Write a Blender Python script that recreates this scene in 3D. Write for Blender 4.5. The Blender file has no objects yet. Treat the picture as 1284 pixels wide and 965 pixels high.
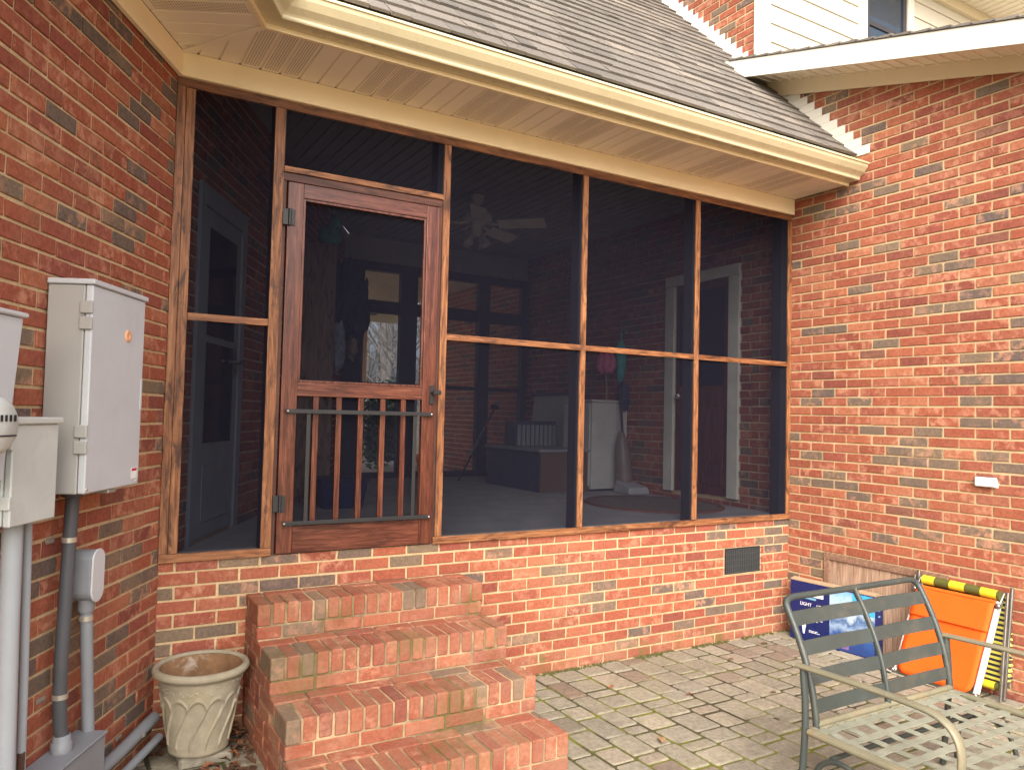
import bpy, math, random
from math import sin, cos, pi, radians, sqrt, floor
from mathutils import Vector, Matrix, noise as mnoise

R = random.Random(7)
scene = bpy.context.scene
COL = scene.collection

# ----------------------------------------------------------------------------- node helpers
def new_mat(name):
    m = bpy.data.materials.new(name); m.use_nodes = True
    nt = m.node_tree; nt.nodes.clear()
    out = nt.nodes.new('ShaderNodeOutputMaterial')
    b = nt.nodes.new('ShaderNodeBsdfPrincipled')
    nt.links.new(b.outputs[0], out.inputs[0])
    return m, nt, b, out

def lk(nt, a, b): nt.links.new(a, b)

def coords(nt, scale=(1, 1, 1), kind='Object', rot=(0, 0, 0)):
    tc = nt.nodes.new('ShaderNodeTexCoord'); mp = nt.nodes.new('ShaderNodeMapping')
    mp.inputs['Scale'].default_value = scale; mp.inputs['Rotation'].default_value = rot
    lk(nt, tc.outputs[kind], mp.inputs['Vector']); return mp.outputs[0]

def noise(nt, vec, scale, detail=4, rough=.55, dist=0):
    n = nt.nodes.new('ShaderNodeTexNoise'); n.inputs['Scale'].default_value = scale
    n.inputs['Detail'].default_value = detail; n.inputs['Roughness'].default_value = rough
    n.inputs['Distortion'].default_value = dist
    if vec is not None: lk(nt, vec, n.inputs['Vector'])
    return n.outputs['Fac']

def ramp(nt, fac, stops, interp='LINEAR'):
    r = nt.nodes.new('ShaderNodeValToRGB'); cr = r.color_ramp; cr.interpolation = interp
    while len(cr.elements) > 1: cr.elements.remove(cr.elements[-1])
    for i, (p, c) in enumerate(stops):
        e = cr.elements[0] if i == 0 else cr.elements.new(p)
        e.position = p; e.color = (c, c, c, 1) if isinstance(c, (int, float)) else (*c, 1)
    lk(nt, fac, r.inputs[0]); return r.outputs[0]

def mix(nt, fac, a, b, mode='MIX'):
    n = nt.nodes.new('ShaderNodeMix'); n.data_type = 'RGBA'; n.blend_type = mode
    def put(sock, v):
        if isinstance(v, (tuple, list)): sock.default_value = (*v, 1)
        elif isinstance(v, (int, float)): sock.default_value = v if sock.type == 'VALUE' else (v, v, v, 1)
        else: lk(nt, v, sock)
    put(n.inputs[0], fac); put(n.inputs[6], a); put(n.inputs[7], b); return n.outputs[2]

def mth(nt, op, a, b=None, clamp=False):
    n = nt.nodes.new('ShaderNodeMath'); n.operation = op; n.use_clamp = clamp
    for i, v in enumerate((a, b)):
        if v is None: continue
        if isinstance(v, (int, float)): n.inputs[i].default_value = v
        else: lk(nt, v, n.inputs[i])
    return n.outputs[0]

def attr(nt, name):
    a = nt.nodes.new('ShaderNodeAttribute'); a.attribute_name = name; return a.outputs['Fac']

def bump(nt, b, h, strength=.3, dist=.003):
    n = nt.nodes.new('ShaderNodeBump'); n.inputs['Strength'].default_value = strength
    n.inputs['Distance'].default_value = dist; lk(nt, h, n.inputs['Height']); lk(nt, n.outputs[0], b.inputs['Normal'])

# ----------------------------------------------------------------------------- materials
def brick_mat(name, moss=0.0):
    m, nt, b, o = new_mat(name)
    v = coords(nt); r1 = attr(nt, 'rnd'); r2 = attr(nt, 'rnd2')
    base = ramp(nt, r1, [(0, (.235, .070, .043)), (.12, (.31, .092, .050)), (.3, (.265, .074, .046)),
                         (.45, (.345, .112, .060)), (.6, (.25, .070, .050)), (.7, (.37, .138, .075)),
                         (.78, (.22, .060, .042)), (.815, (.20, .064, .047)), (.830, (.185, .135, .092)), (.91, (.150, .110, .084)),
                         (1, (.118, .088, .078))])
    rv = nt.nodes.new('ShaderNodeVectorMath'); rv.operation = 'ADD'
    cmb = nt.nodes.new('ShaderNodeCombineXYZ'); lk(nt, mth(nt, 'MULTIPLY', r1, 37.), cmb.inputs[0]); lk(nt, mth(nt, 'MULTIPLY', r2, 23.), cmb.inputs[2])
    lk(nt, v, rv.inputs[0]); lk(nt, cmb.outputs[0], rv.inputs[1]); w = rv.outputs[0]
    n1 = noise(nt, w, 15, 6, .66, .1)
    smear = ramp(nt, n1, [(.49, 0.), (.60, 1.)])
    smear = mth(nt, 'MULTIPLY', smear, ramp(nt, r2, [(.25, .05), (.95, .70)]))
    c = mix(nt, smear, base, (.50, .245, .155))
    n3 = noise(nt, w, 8, 4, .6, .1)                      # burnt patches
    burn = mth(nt, 'MULTIPLY', ramp(nt, n3, [(.60, 0.), (.70, .45)]), ramp(nt, r2, [(.0, 1.), (.42, .0)]))
    c = mix(nt, burn, c, (.10, .058, .048))
    n2 = noise(nt, v, 60, 4, .6)
    c = mix(nt, 1.0, c, ramp(nt, n2, [(.3, .78), (.7, 1.2)]), 'MULTIPLY')
    sp = ramp(nt, noise(nt, v, 420, 2, .6), [(.62, 0.), (.75, .45)])
    c = mix(nt, sp, c, (.48, .30, .20))
    # lime bloom and mortar smear in large soft clouds
    bl = mth(nt, 'MULTIPLY', ramp(nt, noise(nt, v, 1.3, 5, .6), [(.52, 0.), (.75, .30)]), ramp(nt, n2, [(.35, .3), (.7, 1.)]))
    c = mix(nt, bl, c, (.50, .34, .21))
    if moss:
        dust = ramp(nt, noise(nt, v, 5.5, 6, .68), [(.40, .06), (.66, .42)])
        c = mix(nt, dust, c, (.31, .20, .135))
        ms = mth(nt, 'MULTIPLY', ramp(nt, noise(nt, v, 3.2, 6, .65), [(.53, 0.), (.68, 1.)]), moss)
        c = mix(nt, ms, c, (.145, .120, .045))
    lk(nt, c, b.inputs['Base Color']); b.inputs['Roughness'].default_value = .92
    b.inputs['Specular IOR Level'].default_value = .2
    h = mth(nt, 'ADD', noise(nt, v, 90, 5, .65), mth(nt, 'MULTIPLY', noise(nt, w, 18, 3, .5), 1.4))
    bump(nt, b, h, .45, .003)
    return m

def mortar_mat(name, moss=0.0):
    m, nt, b, o = new_mat(name)
    v = coords(nt)
    c = ramp(nt, noise(nt, v, 9, 6, .65), [(.3, (.44, .315, .175)), (.55, (.57, .42, .24)), (.75, (.65, .50, .31))])
    c = mix(nt, 1.0, c, ramp(nt, noise(nt, v, 160, 3, .6), [(.3, .78), (.7, 1.15)]), 'MULTIPLY')
    if moss:
        ms = mth(nt, 'MULTIPLY', ramp(nt, noise(nt, v, 3.2, 6, .65), [(.50, 0.), (.66, 1.)]), moss)
        c = mix(nt, ramp(nt, noise(nt, v, 3.5, 4, .6), [(.4, .15), (.6, .9)]), c, (.17, .125, .08))
        c = mix(nt, ms, c, (.12, .11, .03))
    lk(nt, c, b.inputs['Base Color']); b.inputs['Roughness'].default_value = .95
    bump(nt, b, noise(nt, v, 130, 4, .7), .6, .004)
    return m

def wood_mat(name, axis, dark, mid, light, blotch=(.045, .018, .012), blotch_amt=.85, rough=.5, spec=.35, ring=True):
    m, nt, b, o = new_mat(name)
    s = [26, 26, 26]; s[axis] = 1.6
    v = coords(nt, s)
    n = noise(nt, v, 1.6, 6, .62, 1.2)
    c = ramp(nt, n, [(.30, dark), (.48, mid), (.68, light)])
    s2 = [14, 14, 14]; s2[axis] = 3.2
    bl = ramp(nt, noise(nt, coords(nt, s2), 1.7, 5, .7, .8), [(.50, 0.), (.64, blotch_amt)])
    c = mix(nt, bl, c, blotch)
    s3 = [160, 160, 160]; s3[axis] = 5
    gr = ramp(nt, noise(nt, coords(nt, s3), 1.0, 3, .6), [(.3, .6), (.7, 1.28)])
    c = mix(nt, 1.0, c, gr, 'MULTIPLY')
    lk(nt, c, b.inputs['Base Color']); b.inputs['Roughness'].default_value = rough
    b.inputs['Specular IOR Level'].default_value = spec
    bump(nt, b, n, .25, .002)
    return m

def plain(name, col, rough=.5, metal=0., var=.10, vs=6., spec=.4, grime=None, gs=2.5, bumpv=0., ga=.5):
    m, nt, b, o = new_mat(name)
    v = coords(nt)
    c = mix(nt, 1.0, col, ramp(nt, noise(nt, v, vs, 5, .6), [(.3, 1 - var), (.7, 1 + var)]), 'MULTIPLY')
    if grime:
        g = ramp(nt, noise(nt, v, gs, 6, .68, .4), [(.52, 0.), (.74, ga)])
        c = mix(nt, g, c, grime)
    lk(nt, c, b.inputs['Base Color'])
    lk(nt, ramp(nt, noise(nt, v, vs * 2.3, 4, .6), [(.3, max(.05, rough - .08)), (.7, min(1, rough + .08))]), b.inputs['Roughness'])
    b.inputs['Metallic'].default_value = metal
    b.inputs['Specular IOR Level'].default_value = spec
    if bumpv: bump(nt, b, noise(nt, v, 80, 4, .6), bumpv, .003)
    return m

def screen_mat(name, trans=.39, col=(.010, .010, .017)):
    m, nt, b, o = new_mat(name); nt.nodes.remove(b)
    t = nt.nodes.new('ShaderNodeBsdfTransparent'); t.inputs[0].default_value = (.87, .91, 1, 1); d = nt.nodes.new('ShaderNodeBsdfDiffuse')
    d.inputs[0].default_value = (*col, 1)  # blue in both shaders puts the interior's bluish haze into the mesh
    ms = nt.nodes.new('ShaderNodeMixShader')
    # woven mesh: slightly uneven openness
    v = coords(nt); f = ramp(nt, noise(nt, v, 5, 3, .5), [(.3, 1 - trans - .03), (.7, 1 - trans + .03)])
    lk(nt, f, ms.inputs[0]); lk(nt, t.outputs[0], ms.inputs[1]); lk(nt, d.outputs[0], ms.inputs[2])
    lk(nt, ms.outputs[0], o.inputs[0]); return m

def glass_mat(name, col=(.02, .025, .035), rough=.06):
    m, nt, b, o = new_mat(name)
    b.inputs['Base Color'].default_value = (*col, 1); b.inputs['Roughness'].default_value = rough
    b.inputs['Specular IOR Level'].default_value = .6
    return m

def shingle_mat():
    m, nt, b, o = new_mat('asphalt_shingle')
    v = coords(nt); r = attr(nt, 'rnd')
    c = ramp(nt, r, [(0, (.115, .102, .090)), (.35, (.175, .152, .130)), (.7, (.14, .124, .108)), (1, (.215, .185, .155))])
    c = mix(nt, 1.0, c, ramp(nt, noise(nt, v, 260, 3, .7), [(.3, .62), (.72, 1.35)]), 'MULTIPLY')
    c = mix(nt, 1.0, c, ramp(nt, noise(nt, v, 1.1, 4, .6), [(.3, .85), (.7, 1.15)]), 'MULTIPLY')
    lk(nt, c, b.inputs['Base Color']); b.inputs['Roughness'].default_value = .9
    bump(nt, b, noise(nt, v, 300, 3, .7), .6, .003); return m

def paver_mat():
    m, nt, b, o = new_mat('tumbled_paver')
    v = coords(nt); r = attr(nt, 'rnd')
    c = ramp(nt, r, [(0, (.225, .20, .15)), (.3, (.30, .27, .205)), (.6, (.265, .24, .19)), (.85, (.35, .31, .235)), (.95, (.23, .18, .14)), (1, (.22, .16, .12))])
    c = mix(nt, 1.0, c, ramp(nt, noise(nt, v, 34, 6, .68), [(.28, .66), (.72, 1.28)]), 'MULTIPLY')
    st = ramp(nt, noise(nt, v, 1.5, 6, .66), [(.48, 0.), (.70, .55)])
    c = mix(nt, st, c, (.115, .096, .072))
    ms = ramp(nt, noise(nt, v, 4.5, 6, .7), [(.60, 0.), (.72, .42)])
    c = mix(nt, ms, c, (.14, .138, .042))
    ag = ramp(nt, noise(nt, v, 330, 2, .6), [(.64, 0.), (.74, .55)])
    c = mix(nt, ag, c, (.40, .36, .30))
    lk(nt, c, b.inputs['Base Color']); b.inputs['Roughness'].default_value = .95
    b.inputs['Specular IOR Level'].default_value = .2
    bump(nt, b, noise(nt, v, 120, 6, .7), .8, .005); return m

def joint_mat():
    m, nt, b, o = new_mat('mossy_joint')
    v = coords(nt)
    n = noise(nt, v, 1.7, 6, .68)
    c = ramp(nt, n, [(.40, (.060, .045, .030)), (.48, (.080, .070, .030)), (.55, (.16, .165, .020)), (.70, (.24, .25, .03))])
    c = mix(nt, 1.0, c, ramp(nt, noise(nt, v, 170, 4, .7), [(.3, .5), (.7, 1.4)]), 'MULTIPLY')
    lk(nt, c, b.inputs['Base Color']); b.inputs['Roughness'].default_value = 1
    bump(nt, b, noise(nt, v, 140, 4, .7), 1., .01); return m

def lawn_mat():
    m, nt, b, o = new_mat('winter_bounce_lawn')
    v = coords(nt)
    c = ramp(nt, noise(nt, v, .8, 8, .7), [(.3, (.26, .22, .12)), (.5, (.28, .25, .13)), (.7, (.38, .32, .19))])  # grass colour lightened as sunlit ground, to bounce light under the eaves
    c = mix(nt, 1.0, c, ramp(nt, noise(nt, v, 40, 4, .7), [(.3, .6), (.7, 1.3)]), 'MULTIPLY')
    lk(nt, c, b.inputs['Base Color']); b.inputs['Roughness'].default_value = 1; return m

def striped(name, c1, c2, axis, period, duty=.5, rough=.6, zig=False):
    m, nt, b, o = new_mat(name)
    tc = nt.nodes.new('ShaderNodeTexCoord'); sx = nt.nodes.new('ShaderNodeSeparateXYZ'); lk(nt, tc.outputs['Object'], sx.inputs[0])
    f = mth(nt, 'LESS_THAN', mth(nt, 'FRACT', mth(nt, 'DIVIDE', sx.outputs[axis], period)), duty)
    c = mix(nt, f, c1, c2)
    lk(nt, c, b.inputs['Base Color']); b.inputs['Roughness'].default_value = rough; return m

def snow_print_mat():
    m, nt, b, o = new_mat('printed_snow_scene')
    v = coords(nt)
    tc = nt.nodes.new('ShaderNodeTexCoord'); sx = nt.nodes.new('ShaderNodeSeparateXYZ'); lk(nt, tc.outputs['Object'], sx.inputs[0])
    n = noise(nt, v, 9, 6, .7, .5)
    z = mth(nt, 'ADD', mth(nt, 'MULTIPLY', sx.outputs[2], 2.1), mth(nt, 'MULTIPLY', mth(nt, 'SUBTRACT', n, .5), .55))
    c = ramp(nt, z, [(.05, (.02, .05, .20)), (.22, (.03, .09, .30)), (.36, (.30, .42, .58)), (.46, (.05, .12, .3)), (.55, (.42, .53, .63)), (.78, (.36, .54, .68)), (.95, (.08, .34, .64))])
    lk(nt, c, b.inputs['Base Color']); b.inputs['Roughness'].default_value = .3; return m

M = {}
M['brick'] = brick_mat('tumbled_red_brick'); M['mortar'] = mortar_mat('buff_mortar')
M['brick_moss'] = brick_mat('weathered_step_brick', .42); M['mortar_moss'] = mortar_mat('mossy_mortar', .9)
M['brick_foot'] = brick_mat('mossy_foot_brick', 1.0); M['moss'] = plain('moss_tuft', (.085, .085, .022), 1., var=.4, vs=30)
hd, hm, hl = (.110, .038, .016), (.24, .096, .040), (.39, .185, .082)
M['stain_x'] = wood_mat('honey_stain_along_x', 0, hd, hm, hl)
M['stain_z'] = wood_mat('honey_stain_along_z', 2, hd, hm, hl)
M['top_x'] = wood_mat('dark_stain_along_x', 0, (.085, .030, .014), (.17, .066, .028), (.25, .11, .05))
rd, rm, rl = (.055, .014, .009), (.110, .031, .018), (.185, .064, .037)
M['red_x'] = wood_mat('red_stain_along_x', 0, rd, rm, rl, (.035, .010, .008), .5, .26, .5)
M['red_z'] = wood_mat('red_stain_along_z', 2, rd, rm, rl, (.035, .010, .008), .5, .26, .5)
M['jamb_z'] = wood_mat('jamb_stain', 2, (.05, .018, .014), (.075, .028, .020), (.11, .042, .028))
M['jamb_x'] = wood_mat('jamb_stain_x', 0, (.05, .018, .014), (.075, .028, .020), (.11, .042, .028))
M['inner_post'] = plain('dark_post_paint', (.045, .042, .05), .7)  # posts painted dark
M['beam'] = plain('cream_trim_paint', (.90, .76, .50), .5, var=.03, vs=2, grime=(.62, .45, .25), gs=1.2, ga=.25)
M['soffit'] = plain('vinyl_soffit', (.88, .79, .64), .5, var=.03, vs=2)
M['back_soffit'] = plain('back_porch_soffit', (.88, .76, .58), .6); M['back_floor'] = plain('pale_deck', (.50, .40, .28), .8, var=.15)
M['soffit_hole'] = plain('soffit_perforation', (.30, .22, .14), .8)
M['gutter'] = plain('aged_cream_gutter', (.62, .545, .35), .30, var=.04, vs=3, grime=(.45, .38, .20), gs=3.5, ga=.4, spec=.5)
M['white'] = plain('white_trim', (.70, .66, .57), .4, var=.03, vs=3, grime=(.6, .52, .38), gs=2, ga=.25)
M['frieze'] = plain('frieze_paint', (.74, .62, .43), .5, var=.03, vs=2)
M['siding'] = plain('cream_vinyl_siding', (.62, .57, .48), .42, var=.03, vs=2)
M['flash'] = plain('white_step_flashing', (.70, .66, .58), .4, var=.04)
M['shingle'] = shingle_mat(); M['paver'] = paver_mat(); M['joint'] = joint_mat(); M['lawn'] = lawn_mat()
M['screen'] = screen_mat('insect_screen')
M['screen_back'] = screen_mat('far_insect_screen', .80, (.03, .03, .04))
M['glass'] = glass_mat('dark_glass'); M['glass_up'] = glass_mat('upper_window_glass', (.03, .045, .07), .04)
M['black'] = plain('black_iron', (.018, .018, .020), .45, spec=.5)
M['vent'] = plain('vent_grille_plastic', (.045, .048, .05), .6)
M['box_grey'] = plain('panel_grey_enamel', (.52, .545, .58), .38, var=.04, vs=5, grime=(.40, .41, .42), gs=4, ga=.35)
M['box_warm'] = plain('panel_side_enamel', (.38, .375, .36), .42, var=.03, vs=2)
M['galv'] = plain('weathered_galvanised', (.56, .60, .585), .5, metal=.1, var=.08, vs=5, grime=(.33, .35, .32), gs=5)
M['pvc'] = plain('grey_pvc', (.22, .235, .26), .45, var=.06, grime=(.16, .155, .145), gs=4)
M['pvc_white'] = plain('pale_pvc', (.34, .37, .40), .4, var=.05)
M['pvc_dark'] = plain('dark_flexible_conduit', (.075, .078, .088), .5, var=.1)
M['zinc'] = plain('zinc_strap', (.55, .53, .47), .35, metal=.7)
M['label'] = plain('white_label', (.8, .8, .8), .4); M['label_red'] = plain('red_label', (.5, .04, .04), .4)
M['copper'] = plain('amber_knockout_cap', (.75, .38, .20), .35)
M['stone'] = plain('cast_stone', (.31, .272, .20), .85, var=.16, vs=14, grime=(.27, .225, .135), gs=7, bumpv=.5, spec=.2, ga=.7)
M['clay_in'] = plain('stained_pot_inside', (.22, .12, .06), .9, var=.3, vs=14, grime=(.55, .50, .42), gs=9, ga=.8)
M['chair'] = plain('grey_green_enamel', (.042, .052, .049), .45, var=.10, vs=9, spec=.5, grime=(.14, .115, .075), gs=7, ga=.4)
M['chair_arm'] = plain('weathered_arm_enamel', (.185, .172, .115), .40, var=.15, vs=9, spec=.5, grime=(.22, .13, .07), gs=9, ga=.65)
M['strap'] = plain('weathered_sky_lit_strap', (.235, .240, .185), .5, var=.16, vs=9, spec=.4, grime=(.23, .24, .22), gs=8, ga=.6)  # strap colour lightened and yellowed to carry sky reflected off the seat
M['orange'] = plain('orange_canvas', (.84, .108, .005), .75, var=.06, vs=4, grime=(.55, .09, .01), gs=3, ga=.35, bumpv=.12)
M['white_tube'] = plain('white_tube', (.66, .64, .60), .35, var=.05)
M['alu'] = plain('aluminium_tube', (.32, .315, .30), .32, metal=.9)
M['stripe'] = striped('yellow_olive_stripe', (.085, .085, .016), (.62, .50, .02), 1, .19)
M['webbing'] = striped('yellow_black_webbing', (.62, .56, .10), (.02, .022, .03), 2, .030)
M['navy'] = plain('navy_printed_card', (.007, .017, .105), .30, var=.05, spec=.5)
M['card'] = plain('brown_card_edge', (.36, .26, .16), .8)
M['print'] = snow_print_mat(); M['ink'] = plain('white_ink', (.8, .82, .86), .4); M['cyan'] = plain('cyan_print', (.05, .38, .72), .3); M['ink_dull'] = plain('pale_blue_ink', (.16, .36, .52), .4)
M['mauve'] = plain('mauve_print', (.22, .12, .34), .4)
M['ply'] = wood_mat('weathered_plywood', 2, (.24, .15, .10), (.36, .24, .17), (.46, .33, .24), (.26, .155, .11), .4, .75, .2)
M['ply_frame'] = wood_mat('weathered_frame', 0, (.16, .085, .058), (.25, .145, .10), (.34, .21, .145), (.1, .05, .035), .4, .75, .2)
M['leaf'] = [plain('dry_leaf_' + s, c, .8, var=.2, vs=30) for s, c in (('brown', (.16, .075, .035)), ('russet', (.24, .085, .035)), ('tan', (.34, .21, .11)), ('umber', (.085, .04, .022)))]
M['floor'] = plain('porch_concrete', (.30, .285, .27), .8, var=.14, vs=5)
M['ceil'] = plain('beadboard_ceiling', (.36, .37, .37), .7, var=.03)
M['gable'] = plain('pale_board_siding', (.40, .41, .38), .7, var=.04)
M['fan'] = plain('fan_white', (.70, .70, .60), .5); M['fan_blade'] = plain('fan_blade', (.80, .74, .62), .5)
M['lampglass'] = plain('frosted_glass_shade', (.62, .61, .56), .3)
M['door_red'] = wood_mat('red_brown_door', 2, (.09, .028, .02), (.13, .042, .03), (.17, .06, .042), rough=.45)
M['door_grey'] = plain('grey_door_paint', (.26, .28, .29), .5)
M['door_trim'] = plain('pale_door_trim', (.62, .60, .50), .5)
M['cab_wood'] = wood_mat('cabinet_oak', 2, (.15, .085, .05), (.22, .14, .085), (.28, .185, .115), rough=.6)
M['cab_white'] = plain('white_cabinet', (.52, .50, .44), .45)
M['dark_blue'] = plain('dark_resin', (.055, .060, .080), .55); M['brown_end'] = plain('brown_panel', (.13, .08, .055), .6)
M['grey_lid'] = plain('grey_lid', (.25, .25, .25), .5)
M['teal'] = plain('teal_fabric', (.06, .33, .30), .8, var=.3, vs=14); M['pink'] = plain('pink_petals', (.55, .13, .20), .6, var=.25, vs=20)
M['denim'] = plain('dark_blue_cloth', (.028, .042, .075), .9, var=.3, vs=8); M['cloth_tan'] = plain('tan_cloth', (.30, .22, .13), .9); M['cloth_pale'] = plain('pale_print_cloth', (.30, .36, .42), .9, var=.4, vs=20)
M['rug'] = plain('braided_rug', (.17, .13, .10), .95, var=.3, vs=40); M['rug_edge'] = plain('rug_edge', (.20, .075, .045), .95)
M['vac'] = plain('vacuum_plastic', (.20, .15, .12), .4); M['vac_grey'] = plain('vacuum_grey', (.34, .33, .33), .4)
M['tan_wall'] = plain('tan_stucco', (.58, .36, .20), .8)
M['green'] = plain('evergreen_leaf', (.035, .060, .022), .6, var=.4, vs=12); M['bark'] = plain('grey_bark', (.26, .23, .19), .9, var=.25, vs=10)
M['clay'] = plain('terracotta', (.42, .17, .08), .8)
M['paper'] = plain('paper_tag', (.7, .68, .6), .6)

# ----------------------------------------------------------------------------- mesh builder
class MB:
    def __init__(s): s.v = []; s.f = []; s.mi = []; s.r = []; s.sm = []
    def add(s, vs, fs, mi=0, r=(.5, .5), smooth=False):
        n = len(s.v); s.v += [tuple(x) for x in vs]; s.r += [r] * len(vs)
        for f in fs: s.f.append(tuple(i + n for i in f)); s.mi.append(mi); s.sm.append(smooth)
        return s
    def hexa(s, p, mi=0, r=(.5, .5)):      # 8 points: bottom ring 0-3, top ring 4-7
        return s.add(p, [(3, 2, 1, 0), (4, 5, 6, 7), (0, 1, 5, 4), (1, 2, 6, 5), (2, 3, 7, 6), (3, 0, 4, 7)], mi, r)
    def box(s, x0, x1, y0, y1, z0, z1, mi=0, r=(.5, .5)):
        return s.hexa([(x0, y0, z0), (x1, y0, z0), (x1, y1, z0), (x0, y1, z0), (x0, y0, z1), (x1, y0, z1), (x1, y1, z1), (x0, y1, z1)], mi, r)
    def frame_box(s, O, U, V, W, u0, u1, v0, v1, w0, w1, mi=0, r=(.5, .5)):
        P = lambda u, v, w: O + U * u + V * v + W * w
        return s.hexa([P(u0, v0, w0), P(u1, v0, w0), P(u1, v1, w0), P(u0, v1, w0), P(u0, v0, w1), P(u1, v0, w1), P(u1, v1, w1), P(u0, v1, w1)], mi, r)
    def cbox(s, O, U, V, W, u0, u1, v0, v1, w0, w1, c=.004, mi=0, r=(.5, .5)):   # chamfered box: bevels on every edge
        vs = []; idx = {}
        L = [(u0, u1), (v0, v1), (w0, w1)]
        for i in range(8):
            b = [(i >> k) & 1 for k in range(3)]
            for ax in range(3):
                q = []
                for k in range(3):
                    e = L[k][b[k]]; 
                    if k != ax: e += c * (1 - 2 * b[k])
                    q.append(e)
                idx[(i, ax)] = len(vs); vs.append(O + U * q[0] + V * q[1] + W * q[2])
        fs = []
        for ax in range(3):
            k1, k2 = (ax + 1) % 3, (ax + 2) % 3
            for sd in (0, 1):
                q = [(0, 0), (1, 0), (1, 1), (0, 1)]
                f = [idx[((sd << ax) | (a << k1) | (b << k2), ax)] for a, b in q]
                fs.append(f if sd else f[::-1])
        for ax in range(3):      # edges along ax
            k1, k2 = (ax + 1) % 3, (ax + 2) % 3
            for a in (0, 1):
                for b in (0, 1):
                    i0 = (a << k1) | (b << k2); i1 = i0 | (1 << ax)
                    f = [idx[(i0, k1)], idx[(i1, k1)], idx[(i1, k2)], idx[(i0, k2)]]
                    fs.append(f if (a ^ b) else f[::-1])
        for i in range(8):
            fs.append([idx[(i, 0)], idx[(i, 1)], idx[(i, 2)]])
        return s.add(vs, fs, mi, r)
    def quad(s, a, b, c, d, mi=0, r=(.5, .5)): return s.add([a, b, c, d], [(0, 1, 2, 3)], mi, r)
    def prism(s, poly, ext, mi=0):         # poly list of Vector, ext Vector
        n = len(poly); ext = Vector(ext)
        vs = [Vector(p) for p in poly] + [Vector(p) + ext for p in poly]
        fs = [tuple(range(n))[::-1], tuple(range(n, 2 * n))] + [(i, (i + 1) % n, (i + 1) % n + n, i + n) for i in range(n)]
        return s.add(vs, fs, mi)
    def tube(s, pts, r, n=10, mi=0, r2=None, cap=True, flat=None):
        pts = [Vector(p) for p in pts]; m = len(pts); rings = []
        prev = None
        for i, p in enumerate(pts):
            t = (pts[min(i + 1, m - 1)] - pts[max(i - 1, 0)]).normalized()
            if prev is None:
                a = Vector((0, 0, 1)) if abs(t.z) < .9 else Vector((1, 0, 0))
                if flat is not None: a = Vector(flat)
                u = (a - t * a.dot(t)).normalized()
            else: u = (prev - t * prev.dot(t)).normalized()
            prev = u; w = t.cross(u)
            ra = r[i] if isinstance(r, (list, tuple)) else r; rb = ra if r2 is None else r2
            rings.append([p + u * (ra * cos(2 * pi * k / n)) + w * (rb * sin(2 * pi * k / n)) for k in range(n)])
        vs = [q for g in rings for q in g]; fs = []
        for i in range(m - 1):
            for k in range(n):
                fs.append((i * n + k, i * n + (k + 1) % n, (i + 1) * n + (k + 1) % n, (i + 1) * n + k))
        s.add(vs, fs, mi, smooth=True)
        if cap: s.add(rings[0], [tuple(range(n))[::-1]], mi); s.add(rings[-1], [tuple(range(n))], mi)
        return s
    def lathe(s, c, prof, n=32, mi=0, axis=None, fn=None):
        c = Vector(c); vs = []; m = len(prof)
        for (r, z) in prof:
            for k in range(n):
                a = 2 * pi * k / n; rr = r + (fn(a, z) if fn else 0)
                vs.append(Vector((rr * cos(a), rr * sin(a), z)))
        if axis is not None:
            q = Vector((0, 0, 1)).rotation_difference(Vector(axis)); vs = [q @ v for v in vs]
        fs = [(i * n + k, i * n + (k + 1) % n, (i + 1) * n + (k + 1) % n, (i + 1) * n + k) for i in range(m - 1) for k in range(n)]
        s.add([c + v for v in vs], fs, mi, smooth=True)
        return s
    def build(s, name, mats, parent=None, label=None, bevel=0):
        L = Vector((0, 0, 0))
        q = parent
        while q is not None: L += q.location; q = q.parent
        me = bpy.data.meshes.new(name)
        me.from_pydata([(x - L.x, y - L.y, z - L.z) for x, y, z in s.v], [], s.f)
        if not isinstance(mats, (list, tuple)): mats = [mats]
        for m in mats: me.materials.append(m)
        me.polygons.foreach_set('material_index', s.mi); me.polygons.foreach_set('use_smooth', s.sm)
        for i, nm in enumerate(('rnd', 'rnd2')):
            a = me.attributes.new(nm, 'FLOAT', 'POINT'); a.data.foreach_set('value', [r[i] for r in s.r])
        me.update(); me.validate()
        o = bpy.data.objects.new(name, me); COL.objects.link(o)
        if parent is not None: o.parent = parent
        if label: o['label'] = label
        if bevel:
            b = o.modifiers.new('bevel', 'BEVEL'); b.width = bevel; b.segments = 2; b.limit_method = 'ANGLE'
        return o

def thing(name, label, cat, loc=(0, 0, 0), group=None):
    o = bpy.data.objects.new(name, None); COL.objects.link(o); o.location = loc; o.empty_display_size = .1
    o['label'] = label; o['category'] = cat
    if group: o['group'] = group
    return o
def tag(o, label, cat, group=None):
    o['label'] = label; o['category'] = cat
    if group: o['group'] = group
    return o
def struct(o): o['kind'] = 'structure'; return o

def text_mesh(body, name, mat, parent, mtx, size, extrude=.0006, label=None):
    cu = bpy.data.curves.new(name, 'FONT'); cu.body = body; cu.size = size; cu.extrude = extrude
    t = bpy.data.objects.new('tmp_text', cu); COL.objects.link(t)
    bpy.context.view_layer.update()
    me = bpy.data.meshes.new_from_object(t.evaluated_get(bpy.context.evaluated_depsgraph_get()))
    bpy.data.objects.remove(t)
    me.materials.clear(); me.materials.append(mat)
    L = parent.location.copy(); q = parent.parent
    while q is not None: L += q.location; q = q.parent
    me.transform(Matrix.Translation(-L) @ mtx)
    o = bpy.data.objects.new(name, me); COL.objects.link(o); o.parent = parent
    if label: o['label'] = label
    return o

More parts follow.
